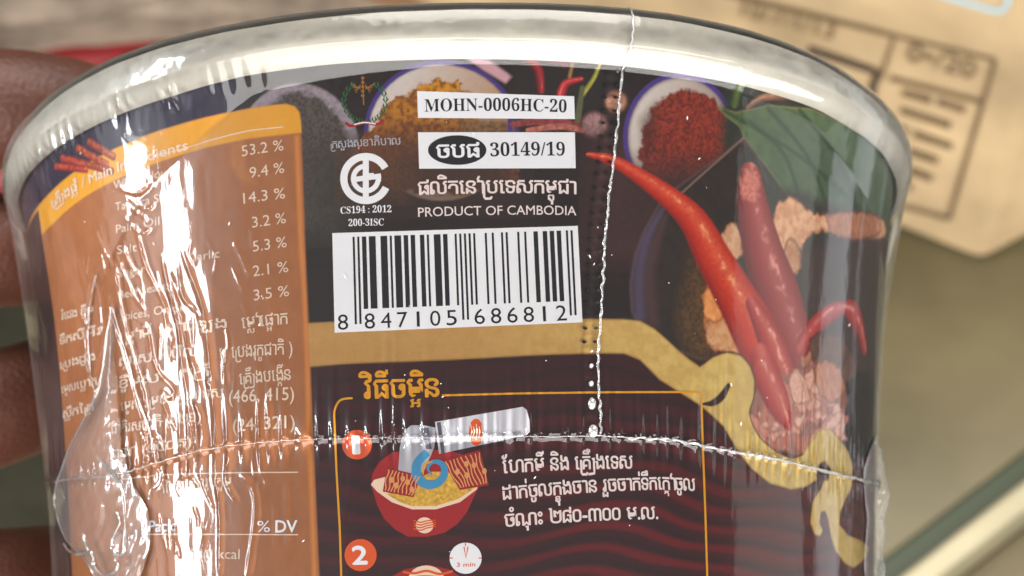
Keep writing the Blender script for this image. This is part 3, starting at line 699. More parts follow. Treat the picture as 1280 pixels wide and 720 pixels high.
mb = MB(); mb.quad([(546, 529), (551, 528), (556, 567), (552, 568)], 1, 2); mb.quad([(527, 536), (536, 535), (540, 562), (533, 562)], 1, 2); mb.wall('tube_band', m_dgrey, H6, BW)
mb = MB(); mb.fan(ell(595, 541, 9, 17, 16)); mb.wall('tube_logo', m_orange, H6, BW)
mb = MB()
for k in range(5): mb.ribbon([(588 + k * 3.6, 531 + (k % 2) * 3), (590 + k * 3.2, 540), (587 + k * 3.8, 551 - (k % 2) * 3)], 1.2)
mb.wall('tube_logo_pattern', m_cream, H7, BW)
mb = MB(); mb.ribbon([(534, 566), (522, 580), (522, 596), (533, 606), (548, 604), (556, 592), (552, 580), (541, 578), (535, 586), (540, 594)], [10, 11, 12, 11, 10, 9, 7, 5, 3, 2], sm=4); mb.wall('blue_swirl', m_blue, H6, BW)
mb = MB(); mb.ribbon([(529, 594), (531, 582), (541, 577)], [1.5, 3, 1.5], sm=4); mb.wall('swirl_edge', m_yellow, H7, BW)
def bowl_logo(cx, cy, s):
    mb = MB(); mb.fan(ell(cx, cy + 1 * s, 11 * s, 10 * s, 24)); a_ = mb.wall('bowl_logo', m_cream, H4, BW)
    mb = MB()
    for k in range(4): mb.ribbon([(cx - 14 * s, cy - (5 - k * 3.3) * s), (cx - 5 * s, cy - (2.5 - k * 3.3) * s), (cx + 3 * s, cy - (4.5 - k * 3) * s), (cx + 14 * s, cy - (5.5 - k * 2.6) * s)], 1.5 * s, sm=3)
    mb.wall('bowl_logo_strokes', m_orange, H5, BW)
bowl_logo(531, 656, 1.0)
# drawing 2: second bowl, only its top is in the picture, and the clock
b2 = MB(); b2.fan([(480, 740), (488, 722), (505, 712), (535, 706), (562, 712), (580, 724), (588, 740)]); B2 = b2.wall('bowl_drawing', m_red, H2, cup)
mb = MB(); mb.fan(ell(533, 724, 22, 17, 24)); mb.wall('bowl_logo', m_cream, H3, B2)
mb = MB(); mb.ribbon([(504, 715), (518, 717), (534, 714), (550, 718), (566, 714)], 3, sm=4); mb.ribbon([(508, 724), (530, 721), (560, 723)], 3, sm=4); mb.wall('bowl_logo_strokes', m_orange, H4, B2)
mb = MB(); mb.fan(ell(582, 698, 20, 19.5, 40)); CLK = mb.wall('clock_drawing', m_white, H3, cup)
mb = MB(); mb.ribbon([(580, 684), (582.5, 698), (585, 684)], 1.6); mb.ribbon([(582, 679), (582, 683)], 1.2); mb.ribbon([(562, 698), (566, 698)], 1.2); mb.ribbon([(598, 698), (602, 698)], 1.2); mb.wall('clock_hands', m_orange, H4, CLK)
text_px('lettering', '3 min', (571, 709), (594, 708.5), 5.5, m_orange, H4, CLK, bold=.01, cap=.72)

# --- ingredient panel lettering (set along the panel, following the wall)
m_let = flat_mat('panel_lettering_ink', (232, 206, 184))
IG = MB(); IG.ribbon([(262, 176), (310, 164), (354, 159)], 1.4, sm=6); IG.ribbon([(190, 196), (230, 186), (262, 176)], 1.2, sm=6)
IGo = IG.wall('ingredient_heading_rule', m_let, H2, cup)
text_px('ingredient_heading', '/ Main Ingredients', (104, 234), (236, 187), 13, m_let, H2, cup, bold=.015, cap=.72)
text_px('ingredient_heading_khmer', 'គ្រឿងផ្សំ', (66, 262), (98, 238), 12, m_let, H2, cup, bold=.01, cap=.62)
pct = [('53.2 %', 303, 196, 355, 188), ('9.4 %', 313, 223, 356, 216), ('14.3 %', 305, 255, 357, 248), ('3.2 %', 316, 285, 358, 279), ('5.3 %', 317, 315, 359, 309), ('2.1 %', 317, 346, 361, 340), ('3.5 %', 318, 376, 362, 370)]
for t, x0, y0, x1, y1 in pct: text_px('percentage', t, (x0, y0), (x1, y1), 14, m_let, H2, cup, cap=.72)
ing = [('Wheat Flour', 143, 237, 215, 219), ('Tapioca Starch', 145, 264, 232, 248), ('Palm Oil', 146, 292, 200, 281), ('Salt', 147, 318, 172, 314), ('Sugar', 148, 347, 183, 341), ('Beef Seasoning', 150, 374, 240, 357), ('Spices, Onion', 152, 401, 232, 389)]
for t, x0, y0, x1, y1 in ing: text_px('ingredient_line', t, (x0, y0), (x1, y1), 11, m_let, H2, cup, cap=.72)
text_px('ingredient_line', 'Garlic', (236, 328), (275, 322), 11, m_let, H2, cup, cap=.72)
kh = [('ម្សៅផ្អោក', 303, 411, 360, 405, 15), ('ឬ ប្រេងរុក្ខជាតិ )', 275, 449, 366, 443, 15), ('គ្រឿងបង្កើន', 300, 481, 364, 475, 15),
      ('(466, 415)', 287, 504, 368, 500, 15), ('(24, 321)', 292, 540, 369, 535, 15),
      ('ម្សៅមី ម្សៅដំឡូង', 150, 428, 284, 410, 12), ('ស្ករស អំបិល', 150, 458, 250, 445, 12), ('ខ្ទឹមស ទឹកត្រី', 150, 486, 262, 470, 12),
      ('ម្ទេស ម្រេច គ្រឿងទេស', 152, 514, 280, 497, 12), ('ជាតិរសជាតិ (៦២១)', 140, 543, 252, 527, 12), ('ពណ៌ (១៥០គ)', 142, 573, 240, 558, 12),
      ('ទឹកស៊ីអ៊ីវ', 76, 431, 128, 418, 10), ('ប្រេងដូង', 76, 462, 120, 450, 10), ('ម្ទេសប្លោក', 78, 492, 122, 481, 10), ('ស្លឹកគ្រៃ', 80, 523, 118, 513, 10), ('រំដេង ខ្ទឹម', 78, 400, 118, 392, 10)]
for t, x0, y0, x1, y1, hh in kh: text_px('ingredient_line_khmer', t, (x0, y0), (x1, y1), hh, m_let, H2, cup, cap=.66, bold=.006)
text_px('ingredient_line_khmer', 'តម្លៃអាហារូបត្ថម្ភ', (200, 618), (290, 608), 12, m_let, H2, cup, cap=.66)
rl = MB(); rl.ribbon([(230, 592.5), (300, 591), (373, 590.5)], 1.5, sm=4); rl.ribbon([(150, 600), (190, 595), (230, 592.5)], 1.2, sm=4); rl.ribbon([(186, 668), (250, 668), (373, 668.5)], 1.5, sm=6); rl.wall('nutrition_rule', m_let, H2, cup)
text_px('nutrition_heading', 'Pack', (187, 665), (219, 664), 14.5, m_white, H2, cup, bold=.022, cap=.72)
text_px('nutrition_heading', '%', (322, 665), (338, 665), 14.5, m_white, H2, cup, bold=.0, cap=.72)
text_px('nutrition_heading', 'DV', (345, 665.5), (371.5, 665.5), 15.5, m_white, H2, cup, bold=.025, cap=.72)
text_px('nutrition_value', '389.0 kcal', (230, 699.5), (300, 699), 13, m_let, H2, cup, cap=.72)

# ------------------------------------------------------------------ shrink film
def creases():
    return [  # (pixel points, half width mm, height mm)
        ([(119, 345), (113, 380), (110, 430), (113, 465), (119, 492)], .45, .30), ([(120, 345), (128, 375), (131, 420), (127, 470)], .35, .2),
        ([(140, 388), (150, 420), (160, 455), (172, 495), (184, 535), (193, 575)], .40, .32), ([(148, 320), (151, 360), (158, 400), (170, 445), (184, 495), (192, 545)], .38, .30),
        ([(148, 318), (160, 345), (172, 372), (186, 390)], .35, .26), ([(158, 305), (166, 330), (178, 346)], .35, .26), ([(175, 290), (186, 335), (204, 370), (214, 392)], .4, .3),
        ([(172, 398), (188, 412), (194, 446), (205, 470), (221, 488), (216, 498), (206, 492), (214, 520), (228, 545)], .38, .3),
        ([(205, 320), (214, 360), (226, 410), (230, 450), (238, 500)], .45, .34), ([(214, 345), (226, 385), (240, 440), (254, 490)], .4, .3),
        ([(231, 316), (240, 340), (252, 370), (260, 400), (266, 440), (270, 490), (276, 540)], .45, .36), ([(226, 330), (232, 370), (250, 392), (262, 405)], .35, .25),
        ([(250, 395), (262, 430), (266, 470)], .4, .25), ([(184, 535), (200, 548), (212, 572)], .35, .26), ([(165, 535), (175, 532), (180, 545)], .3, .2),
        ([(245, 500), (256, 530), (262, 560)], .5, .35), ([(238, 505), (244, 540), (250, 575)], .45, .3), ([(262, 470), (270, 505), (280, 560)], .5, .35),
        ([(270, 590), (276, 620), (278, 660), (277, 725)], .5, .34), ([(300, 590), (318, 610), (322, 640), (316, 690), (311, 725)], .5, .32), ([(262, 655), (258, 675), (254, 690)], .35, .22),
        ([(228, 600), (240, 595), (252, 610)], .35, .22), ([(190, 580), (200, 585), (204, 600), (196, 612)], .35, .25), ([(290, 575), (285, 600), (300, 630)], .4, .26),
        ([(150, 235), (176, 243), (192, 232)], .35, .22), ([(165, 250), (186, 262), (196, 256)], .35, .22), ([(160, 275), (180, 292), (192, 286)], .35, .24), ([(168, 262), (188, 276)], .3, .2),
        ([(195, 75), (215, 110), (232, 140)], .35, .14), ([(212, 95), (224, 120), (232, 148)], .35, .16),
        ([(100, 480), (118, 470), (126, 440)], .5, .2), ([(200, 640), (205, 665), (212, 690)], .35, .18), ([(326, 600), (330, 650)], .5, .16), ([(360, 600), (362, 690)], .6, .14)]
dF = 0.00017
sF = np.arange(-0.098, 0.098, dF)
# profile parameter: inside the lid, over the rim, then down the wall
over = [(0.0560, -0.0006), (0.0590, -0.0002), (0.0608, 0.0004), (0.0622, 0.0007), (0.0636, 0.0007), (0.0648, 0.0002), (0.0656, -0.0007), (0.0660, -0.0018), (0.0661, -0.0030), (0.0660, -0.0040), (0.0658, -0.0048)]
over = smooth_line(over, 5)
tF = np.arange(0.0049, 0.0690, dF)
Sf, Tf = np.meshgrid(sF, tF); thF = Sf / R0
# where the film leaves the rim and meets the wall
meet = np.interp(thF, [-1.7, -1.3, -1.0, -.7, -.4, 0, .5, .8, 1.1, 1.4, 1.7], [.050, .046, .034, .018, .009, .0071, .0071, .0085, .015, .026, .03])
kk = np.clip((Tf - 0.0048) / (meet - 0.0048), 0, 1)
wallr = rw(-Tf) + 0.00045
rj = 0.0658; wm = rw(-meet) + 0.00045
bridge = rj + (wm - rj) * kk ** 0.85
rF = np.where(kk < 1, np.maximum(bridge, wallr), wallr)
disp = np.zeros(Sf.shape)
seam_px = [(40, 604), (75, 602), (110, 598), (150, 595), (200, 580), (250, 566), (300, 558), (350, 553), (400, 550.5), (450, 549.5), (500, 549.5), (580, 548.5), (650, 547.5), (740, 547), (790, 549), (840, 552), (890, 562), (930, 569), (965, 575), (1015, 587), (1075, 602), (1092, 606)]
sm_ = Upts(smooth_line(seam_px, 5)); o_ = np.argsort(sm_[:, 0]); SEX = sm_[o_, 0]; SET = sm_[o_, 1]
seam_t = np.interp(Sf, SEX, SET)
# puckers gathered along the weld
dzs = Tf - seam_t
phase = 2 * math.pi * (Sf / 0.0020) + 2.6 * (vnoise(Sf * 420 + 50, Sf * 0, 4) - .5) * 2
ampv = 0.5 + 1.0 * vnoise(Sf * 600 + 80, Sf * 0 + 3, 8)
up_len = 0.0012 + 0.0022 * vnoise(Sf * 700 + 20, Sf * 0 + 9, 12)
env = np.where(dzs < 0, np.exp(dzs / up_len), np.exp(-dzs / 0.0011)) * np.clip(np.abs(dzs) / 0.00018, .25, 1)
side = np.interp(thF, [-1.3, -.9, -.4, 0, .4, .9, 1.3], [.4, .6, 1.0, .95, .85, .9, .9])
disp += 0.00042 * np.clip(np.cos(phase), -.35, 1) * env * ampv * side
disp += 0.00022 * np.exp(-(dzs / 0.0003) ** 2)
# small ripples where the film comes off the rim, stronger at the left
phr = 2 * math.pi * (Sf / 0.0021) + 3 * (vnoise(Sf * 300 + 10, Sf * 0, 14) - .5) * 2
er = np.exp(-((Tf - 0.0068) / 0.0016) ** 2) * np.interp(thF, [-1.2, -1.0, -.5, -.36, .0, 1.5], [.4, 1, 1, .25, .05, .05])
disp += 0.00016 * np.cos(phr) * er * np.clip(vnoise(Sf * 260 + 15, Sf * 0, 15) * 2.2 - .5, 0, 1)
low_ = np.clip((Tf - .0265) / .006, 0, 1) * np.interp(thF, [-1.5, -.55, -.35, 1.6], [1, 1, 0, 0])
disp += low_ * 0.00042 * (fbm(Sf * 190 + 30, Tf * 30, 47, 2) - .5)
# long soft waves
disp += 0.00010 * (fbm(Sf * 130 + 30, Tf * 35, 41, 2) - .5) * np.interp(thF, [-1.5, -.6, -.3, 1.6], [2.5, 1.6, .3, .5])
disp += 0.000022 * (fbm(Sf * 700 + 30, Tf * 300, 43, 2) - .5) * np.interp(thF, [-1.5, -.5, -.2, 1.6], [3.0, 2.2, .3, .4])
_rr = random.Random(5)
def small_creases():
    out = []
    for i in range(75):
        x = _rr.uniform(95, 345); y = _rr.uniform(290, 690); L_ = _rr.uniform(18, 60); d_ = _rr.gauss(.16, .14)
        if 120 < x < 205 and y > 590: continue
        p = [(x, y), (x + d_ * L_ * .5 + _rr.gauss(0, 2), y + L_ * .5), (x + d_ * L_ + _rr.gauss(0, 3), y + L_)]
        out.append((p, _rr.uniform(.28, .42), _rr.uniform(.06, .18)))
    return out
for pts, hw, hh in creases() + small_creases():
    p = Upts(smooth_line(pts, 4)); m = .0016
    j0 = max(0, int((p[:, 0].min() - m - sF[0]) / dF)); j1 = int((p[:, 0].max() + m - sF[0]) / dF) + 1
    i0 = max(0, int((p[:, 1].min() - m - tF[0]) / dF)); i1 = int((p[:, 1].max() + m - tF[0]) / dF) + 1
    if j1 <= j0 or i1 <= i0: continue
    X = Sf[i0:i1, j0:j1]; Y = Tf[i0:i1, j0:j1]; D = np.full(X.shape, 9.0); A_ = np.zeros(X.shape)
    for i in range(len(p) - 1):
        a = p[i]; e = p[i + 1] - a; Lq = e @ e + 1e-18; t = np.clip(((X - a[0]) * e[0] + (Y - a[1]) * e[1]) / Lq, 0, 1)
        dd = np.hypot(X - a[0] - t * e[0], Y - a[1] - t * e[1]); u = dd < D; D = np.where(u, dd, D); A_ = np.where(u, (i + t) / (len(p) - 1), A_)
    taper = np.clip(np.minimum(A_, 1 - A_) * 6, .15, 1)
    disp[i0:i1, j0:j1] += hh * .00048 * np.exp(-(D / (hw * .00065)) ** 2) * taper * (.7 + .6 * vnoise(A_ * 14 + hw * 100, A_ * 0, 17))
# tear strip: a slightly raised band with dents, left of the white tear line
tear_px = [(787, 11), (786, 30), (781, 52), (778, 70), (774, 100), (771, 130), (769, 160), (765, 200), (760, 235), (757, 262), (754, 300), (752, 335), (750, 370), (748, 400), (746, 430), (745, 460), (746, 490), (748, 520), (748, 546)]
tp = Upts(smooth_line(tear_px[3:], 4)); tc_s = np.interp(Tf, tp[:, 1], tp[:, 0])
du = (Sf - tc_s) * 1000; inb = (Tf < seam_t)
dents = np.sin(2 * math.pi * Tf / 0.00150)
band_ = np.exp(-((du + .95) / .42) ** 4) * inb
disp += band_ * (0.00012 + 0.00002 * dents)
disp += 0.00022 * np.exp(-(du / .16) ** 2) * inb
for sgn, off in ((1, -1.45), (1, -.45)): disp += (0.00007 + .00005 * np.clip(dents * 2 - .6, 0, 1)) * np.exp(-((du - off) / .15) ** 2) * inb
rF = rF + np.maximum(disp, -.0003)
zF = -Tf + warp(thF, -Tf)
Vw = np.stack([rF * np.sin(thF), -rF * np.cos(thF), zF], -1)
thT = np.broadcast_to(sF / R0, (len(over), len(sF)))
ro = over[:, 0][:, None] + 0.00016 * (fbm(thT * 22 + 40, over[:, 1][:, None] * 400 + 0 * thT + 9, 61, 3) - .5); zo = over[:, 1][:, None] + warp(thT, np.minimum(0, over[:, 1][:, None] + 0 * thT))
Vo = np.stack([ro * np.sin(thT), -ro * np.cos(thT), zo], -1)
Vf = np.concatenate([Vo, Vw], 0)
m_film = film_mat('clear_shrink_film', haze=0.006, boost=1.08, rough=0.06, soft=.33, rimrough=.13, bump=(420, .10, .0004, .35))
film = mesh_obj('shrink_film', Vf.reshape(-1, 3), grid_faces(Vf.shape[0], Vf.shape[1])[:, ::-1], m_film, cup, True)

from math import pi
def on_film(px, py, h):
    s, t = U(px, py); th = s / R0
    j = np.clip(((s - sF[0]) / dF).astype(int), 0, len(sF) - 1); i = np.clip(((t - tF[0]) / dF).astype(int), 0, len(tF) - 1)
    r = rF[i, j] + h; return np.stack([r * np.sin(th), -r * np.cos(th), -t + warp(th, -t)], -1)
def tube(name, P, rad, m, parent, ns=6):
    P = np.asarray(P, float); n = len(P); rad = np.broadcast_to(rad, n)
    T = np.gradient(P, axis=0); T /= np.linalg.norm(T, axis=1, keepdims=True) + 1e-12
    N0 = P * [1, 1, 0]; N0 /= np.linalg.norm(N0, axis=1, keepdims=True) + 1e-12
    B = np.cross(T, N0); B /= np.linalg.norm(B, axis=1, keepdims=True) + 1e-12; N = np.cross(B, T)
    a = np.linspace(0, 2 * pi, ns, endpoint=False)
    V = P[:, None] + rad[:, None, None] * (np.cos(a)[None, :, None] * N[:, None] + np.sin(a)[None, :, None] * B[:, None])
    F = [(i * ns + k, i * ns + (k + 1) % ns, (i + 1) * ns + (k + 1) % ns, (i + 1) * ns + k) for i in range(n - 1) for k in range(ns)]
    return mesh_obj(name, V.reshape(-1, 3), F, m, parent, True)
m_weld = film_mat('milky_film_weld', haze=0.18, boost=1.4, rough=0.12, base=0.1, hazecol=(.9, .9, .9))
m_weld2 = film_mat('thin_film_weld', haze=0.22, boost=1.6, rough=0.14, base=0.02, hazecol=(.9, .88, .86))
q = smooth_line(tear_px[3:], 14); n = len(q)
wob = 1.8 * (vnoise(np.arange(n) * .5, np.zeros(n), 51) - .5) + .6 * np.sin(np.arange(n) * .8 + 2 * vnoise(np.arange(n) * .1, np.zeros(n), 53))
wp = on_film(q[:, 0] + wob, q[:, 1], .00012)
tube('tear_line', wp, .00009 + .00011 * vnoise(np.arange(n) * .3, np.zeros(n), 52), m_weld, film)
# its upper end, over the rim
thx = lambda s: s / R0
s0 = float(tp[0, 0]); pts = []
for i, (r, z) in enumerate(list(over[18:])[::2]):
    th = s0 / R0 + 0.004 * (len(over[18:][::2]) - i) / 6 + .0012 * math.sin(i * 1.9); pts.append((r * math.sin(th) + 0, -(r + .0001) * math.cos(th), z + float(warp(th, min(0, z)))))
pts.append(tuple(wp[0])); tube('tear_line_end', np.array(pts), .00013, m_weld2, film)
# weld seam along the lower edge
q = smooth_line(seam_px, 16); q = q[(q[:, 0] > 74)]; n = len(q)
wob = 1.6 * (vnoise(np.arange(n) * .35, np.zeros(n), 55) - .5)
tube('weld_seam', on_film(q[:, 0], q[:, 1] + wob, .00006), np.interp(q[:, 0], [80, 380, 700, 840, 1090], [.00012, .00003, .00004, .00013, .00020]) * (.7 + .6 * vnoise(np.arange(n) * .5, np.zeros(n), 56)), m_weld2, film)
# second thread on the right half, braided with the first
sel = q[q[:, 0] > 780]; n = len(sel)
tube('weld_seam_thread', on_film(sel[:, 0], sel[:, 1] + 1.6 * np.sin(np.arange(n) * .9) + 1, .00010), .00010, m_weld, film, 5)
# bead at the foot of the tear strip
bead_m = film_mat('film_bead', haze=0.25, boost=2.4, rough=0.08, base=0.15)
for (x, y, r1, r2) in ((737, 459, 2.6, 3.2), (737, 481, 3.2, 3.8), (738, 506, 4.8, 7.5), (739, 540, 5.4, 8), (737, 441, 1.6, 2)):
    a = np.linspace(0, 2 * pi, 14, endpoint=False); V = [on_film(np.array([x]), np.array([y]), .00055)[0]]; F = []
    for ring_, (f, hh) in enumerate(((.6, .00045), (1, .0001))):
        V += list(on_film(x + r1 * f * np.cos(a), y + r2 * f * np.sin(a), hh))
    F = [(0, 1 + (k + 1) % 14, 1 + k) for k in range(14)] + [(1 + k, 1 + (k + 1) % 14, 15 + (k + 1) % 14, 15 + k) for k in range(14)]
    mesh_obj('film_bead', V, F, bead_m, film, True)
# perforation cuts along both sides of the strip
m_cut = mat('perforation_cut', (14, 13, 15), .3, .6)
cutm = MB(); k = 0; yy = 92
while yy < 430:
    xc = np.interp(yy, [p[1] for p in tear_px], [p[0] for p in tear_px])
    for off in (-4.5, -17.5):
        if (k + (off < -10)) % 1 == 0: cutm.add(np.array([(xc + off - 3.6, yy), (xc + off, yy - 2.3), (xc + off + 3.6, yy), (xc + off, yy + 2.3)]), [(0, 1, 2, 3)])
    yy += 17 - 2 * (k % 2); k += 1
Vc = np.vstack(cutm.V); mesh_obj('perforation_cut', on_film(Vc[:, 0], Vc[:, 1], .00012), fix(cutm.F, Vc), m_cut, film)

# dust and tiny scratches on the film
dm = MB(); rd = random.Random(12)
for i in range(70):
    x, y = rd.uniform(110, 1060), rd.uniform(120, 715); a_ = rd.uniform(.35, .95); b_ = a_ * rd.choice((1, 1, .8, 3.5)); an = rd.uniform(0, 3)
    c_, s_ = math.cos(an), math.sin(an)
    dm.add(np.array([(x + b_ * c_, y + b_ * s_), (x - a_ * s_, y + a_ * c_), (x - b_ * c_, y - b_ * s_), (x + a_ * s_, y - a_ * c_)]), [(0, 1, 2, 3)])
Vd = np.vstack(dm.V); dust = mesh_obj('dust', on_film(Vd[:, 0], Vd[:, 1], .00008), fix(dm.F, Vd), mat('dust_grey', (190, 188, 184), .9, .1), film); dust['kind'] = 'stuff'

# loose folds of film at both ends of the weld
m_fold = film_mat('loose_film', haze=0.075, boost=1.2, rough=0.12, soft=.3, base=0.01, bump=(110, .15, .001), hazecol=(.82, .76, .74))
m_edge = film_mat('folded_film_edge', haze=0.14, boost=2.0, rough=0.09, base=0.05)
def fold(name, left, right, y0, y1, bulge, depth_extra, seedn, nu=60, nv=150):
    y = np.linspace(y0, y1, nv); xl = np.interp(y, [a[1] for a in left], [a[0] for a in left]); xr = np.interp(y, [a[1] for a in right], [a[0] for a in right])
    ker = np.ones(9) / 9; xl = np.convolve(np.pad(xl, 4, 'edge'), ker, 'valid'); xr = np.convolve(np.pad(xr, 4, 'edge'), ker, 'valid')
    xr = xr + 9 * (fbm(y / 17, y * 0 + seedn, seedn + 7, 3) - .5) * np.sin(np.pi * np.clip((y - y0) / (y1 - y0) * 1.2, 0, 1))
    u = np.linspace(0, 1, nu)[None]; X = xl[:, None] * (1 - u) + xr[:, None] * u; Y = np.broadcast_to(y[:, None], X.shape)
    d = ray(X, Y)
    a = d[..., 0] ** 2 + d[..., 1] ** 2; b = cC[0] * d[..., 0] + cC[1] * d[..., 1]; s_, t_ = U(X, Y); rho = rw(-t_) + .0006
    disc = b * b - a * (cD ** 2 - rho ** 2); kk_ = (-b - np.sqrt(np.maximum(disc, 0))) / a
    vv = (Y - y0) / (y1 - y0)
    e = np.sin(np.pi * np.clip(u, 0.0, 1.0) ** .8) ** 1.2 * np.sin(np.pi * np.clip(vv * .8 + .06, 0, 1)) ** .7
    nz = fbm(X / 26, Y / 34, seedn, 2) - .5; n2_ = np.abs(fbm(X / 20 + 40, Y / 46, seedn + 3, 2) - .5)
    kk_ = kk_ - bulge * e - (.0007 * nz + .0012 * n2_ + .0007 * np.abs(fbm((X + Y * .4) / 11, (Y - X * .5) / 26, seedn + 11, 2) - .5)) * np.sin(np.pi * (.08 + .92 * u)) ** .5 - depth_extra
    P = cC + d * kk_[..., None]
    o = mesh_obj(name, P.reshape(-1, 3), grid_faces(nv, nu)[:, ::-1], m_fold, film, True)
    return o, P
lo, LP = fold('loose_film_fold', [(139, 384), (134, 420), (130, 450), (124, 488), (102, 530), (86, 560), (76, 590), (70, 604), (67, 628), (74, 655), (84, 680), (100, 690), (114, 710), (128, 745)],
              [(141, 384), (143, 420), (144, 460), (146, 500), (150, 540), (156, 575), (163, 600), (174, 615), (184, 632), (188, 660), (186, 690), (178, 712), (166, 745)], 384, 745, .0018, .0001, 71)
for ed, wv in ((LP[:, 0], .00014),):
    tube('folded_edge', ed, wv * (.5 + vnoise(np.arange(len(ed)) * .2, np.zeros(len(ed)), 72)), m_edge, film)
def edge_px(pts, dep, rad, sd):
    q = smooth_line(pts, 7); d = ray(q[:, 0], q[:, 1]); s_, t_ = U(q[:, 0], q[:, 1]); r = np.linalg.norm(P3(s_, t_, .0006) - cC, axis=-1) - dep
    P = cC + d * r[:, None]; tube('folded_edge', P, rad * (.5 + 1.0 * vnoise(np.arange(len(q)) * .25, np.zeros(len(q)), sd)), m_edge, film)
edge_px([(80, 680), (88, 690), (102, 692), (112, 688), (116, 696), (118, 708), (128, 718), (142, 716), (148, 706), (144, 700)], .0028, .00020, 73)
edge_px([(122, 572), (140, 590), (152, 610), (156, 640), (156, 672), (154, 690), (146, 694), (140, 684), (142, 672), (152, 664)], .0026, .00020, 74)
edge_px([(104, 668), (106, 676), (110, 688), (112, 690)], .003, .00016, 76)
edge_px([(146, 640), (150, 652), (146, 662), (140, 674)], .003, .00014, 77)
edge_px([(72, 604), (80, 622), (72, 634)], .0012, .00012, 78)
edge_px([(201, 590), (198, 604), (188, 612), (186, 624)], .0016, .00016, 79)
edge_px([(141, 386), (152, 424), (165, 470), (172, 498), (186, 536), (196, 580)], .0009, .00010, 80)
edge_px([(139, 386), (132, 424), (126, 470), (108, 520), (92, 552), (78, 588), (74, 602)], .0008, .00009, 81)
edge_px([(120, 344), (114, 370), (110, 410), (112, 460), (119, 492)], .0006, .00010, 82)
ro_, RP = fold('loose_film_fold', [(1095, 545), (1086, 566), (1079, 590), (1081, 620), (1084, 650), (1080, 700), (1082, 745)],
               [(1096, 545), (1100, 566), (1105, 592), (1108, 610), (1109, 632), (1103, 655), (1105, 672), (1100, 690), (1106, 712), (1104, 745)], 545, 745, .0012, .0, 91, 30, 140)
tube('folded_edge', RP[:, -1], .00012 * (.5 + vnoise(np.arange(len(RP)) * .2, np.zeros(len(RP)), 92)), m_edge, film)
edge_px([(1078, 600), (1088, 612), (1093, 632), (1090, 660), (1094, 690), (1091, 722)], .001, .00012, 93)
edge_px([(1076, 572), (1080, 584), (1078, 596)], .0008, .00012, 94)

# ------------------------------------------------------------------ hand holding the cup from the left
def cam_pt(px, py, dep):
    d = CF + CR * (px - 640) / FPX - CU * (py - 360) / FPX; return CAM_LOC + d * dep
m_skin = mat('skin', (84, 48, 36), .45, .4, noise=(90, .2), bump=(1100, .5, .0006), sss=.25)
_nt = m_skin.node_tree
def skin_hand():
    import bmesh as _b
    me = bpy.data.meshes.new('person'); verts = []; edges = []; rad = []
    def v(px, py, dep, r, prev=None):
        verts.append(tuple(cam_pt(px, py, dep))); rad.append(r); i = len(verts) - 1
        if prev is not None: edges.append((prev, i))
        return i
    root = v(-640, 420, .325, .026)
    wr = v(-900, 470, .33, .027, root); v(-1300, 540, .34, .031, wr)
    palm = v(-430, 400, .325, .022, root)
    for chain in ([(-330, 180, .318, .0115), (-160, 138, .312, .0103), (14, 134, .316, .0101), (106, 146, .322, .0096), (172, 172, .330, .0078), (196, 184, .333, .005)],
                  [(-330, 330, .322, .0115), (-170, 316, .314, .0100), (-20, 312, .318, .0096), (80, 315, .330, .0090), (170, 320, .340, .008), (200, 320, .342, .005)],
                  [(-330, 480, .322, .0115), (-170, 545, .316, .0104), (-20, 520, .318, .0098), (80, 480, .330, .0090), (170, 450, .340, .008), (200, 445, .342, .005)],
                  [(-330, 640, .322, .0105), (-170, 735, .316, .0092), (-20, 730, .318, .0088), (80, 715, .330, .0082), (160, 700, .338, .007), (185, 697, .340, .005)]):
        p = palm
        for c in chain: p = v(*c, prev=p)
    p = root
    for c in ((-560, 700, .30, .016), (-420, 900, .275, .0125), (-240, 1010, .25, .0110), (-80, 1040, .236, .0095), (-20, 1045, .234, .006)): p = v(*c, prev=p)
    me.from_pydata(verts, edges, [])
    bm = _b.new(); bm.from_mesh(me); ly = bm.verts.layers.skin.verify(); bm.verts.ensure_lookup_table()
    for i, bv in enumerate(bm.verts): bv[ly].radius = (rad[i], rad[i]); bv[ly].use_root = (i == 0)
    bm.to_mesh(me); bm.free()
    o = bpy.data.objects.new('person', me); COL.objects.link(o)
    sk = o.modifiers.new('skin', 'SKIN'); sk.use_smooth_shade = True
    sb = o.modifiers.new('sub', 'SUBSURF'); sb.levels = 3; sb.render_levels = 3
    dg = bpy.context.evaluated_depsgraph_get(); dg.update()
    me2 = bpy.data.meshes.new_from_object(o.evaluated_get(dg)); bpy.data.objects.remove(o); bpy.data.meshes.remove(me)
    me2.materials.clear(); me2.materials.append(m_skin); me2.polygons.foreach_set('use_smooth', np.ones(len(me2.polygons), bool))
    o = bpy.data.objects.new('person', me2); COL.objects.link(o); return o
hand = skin_hand()
tag(hand, "person's bare left hand with brown fingers wrapped behind the noodle cup", 'person')

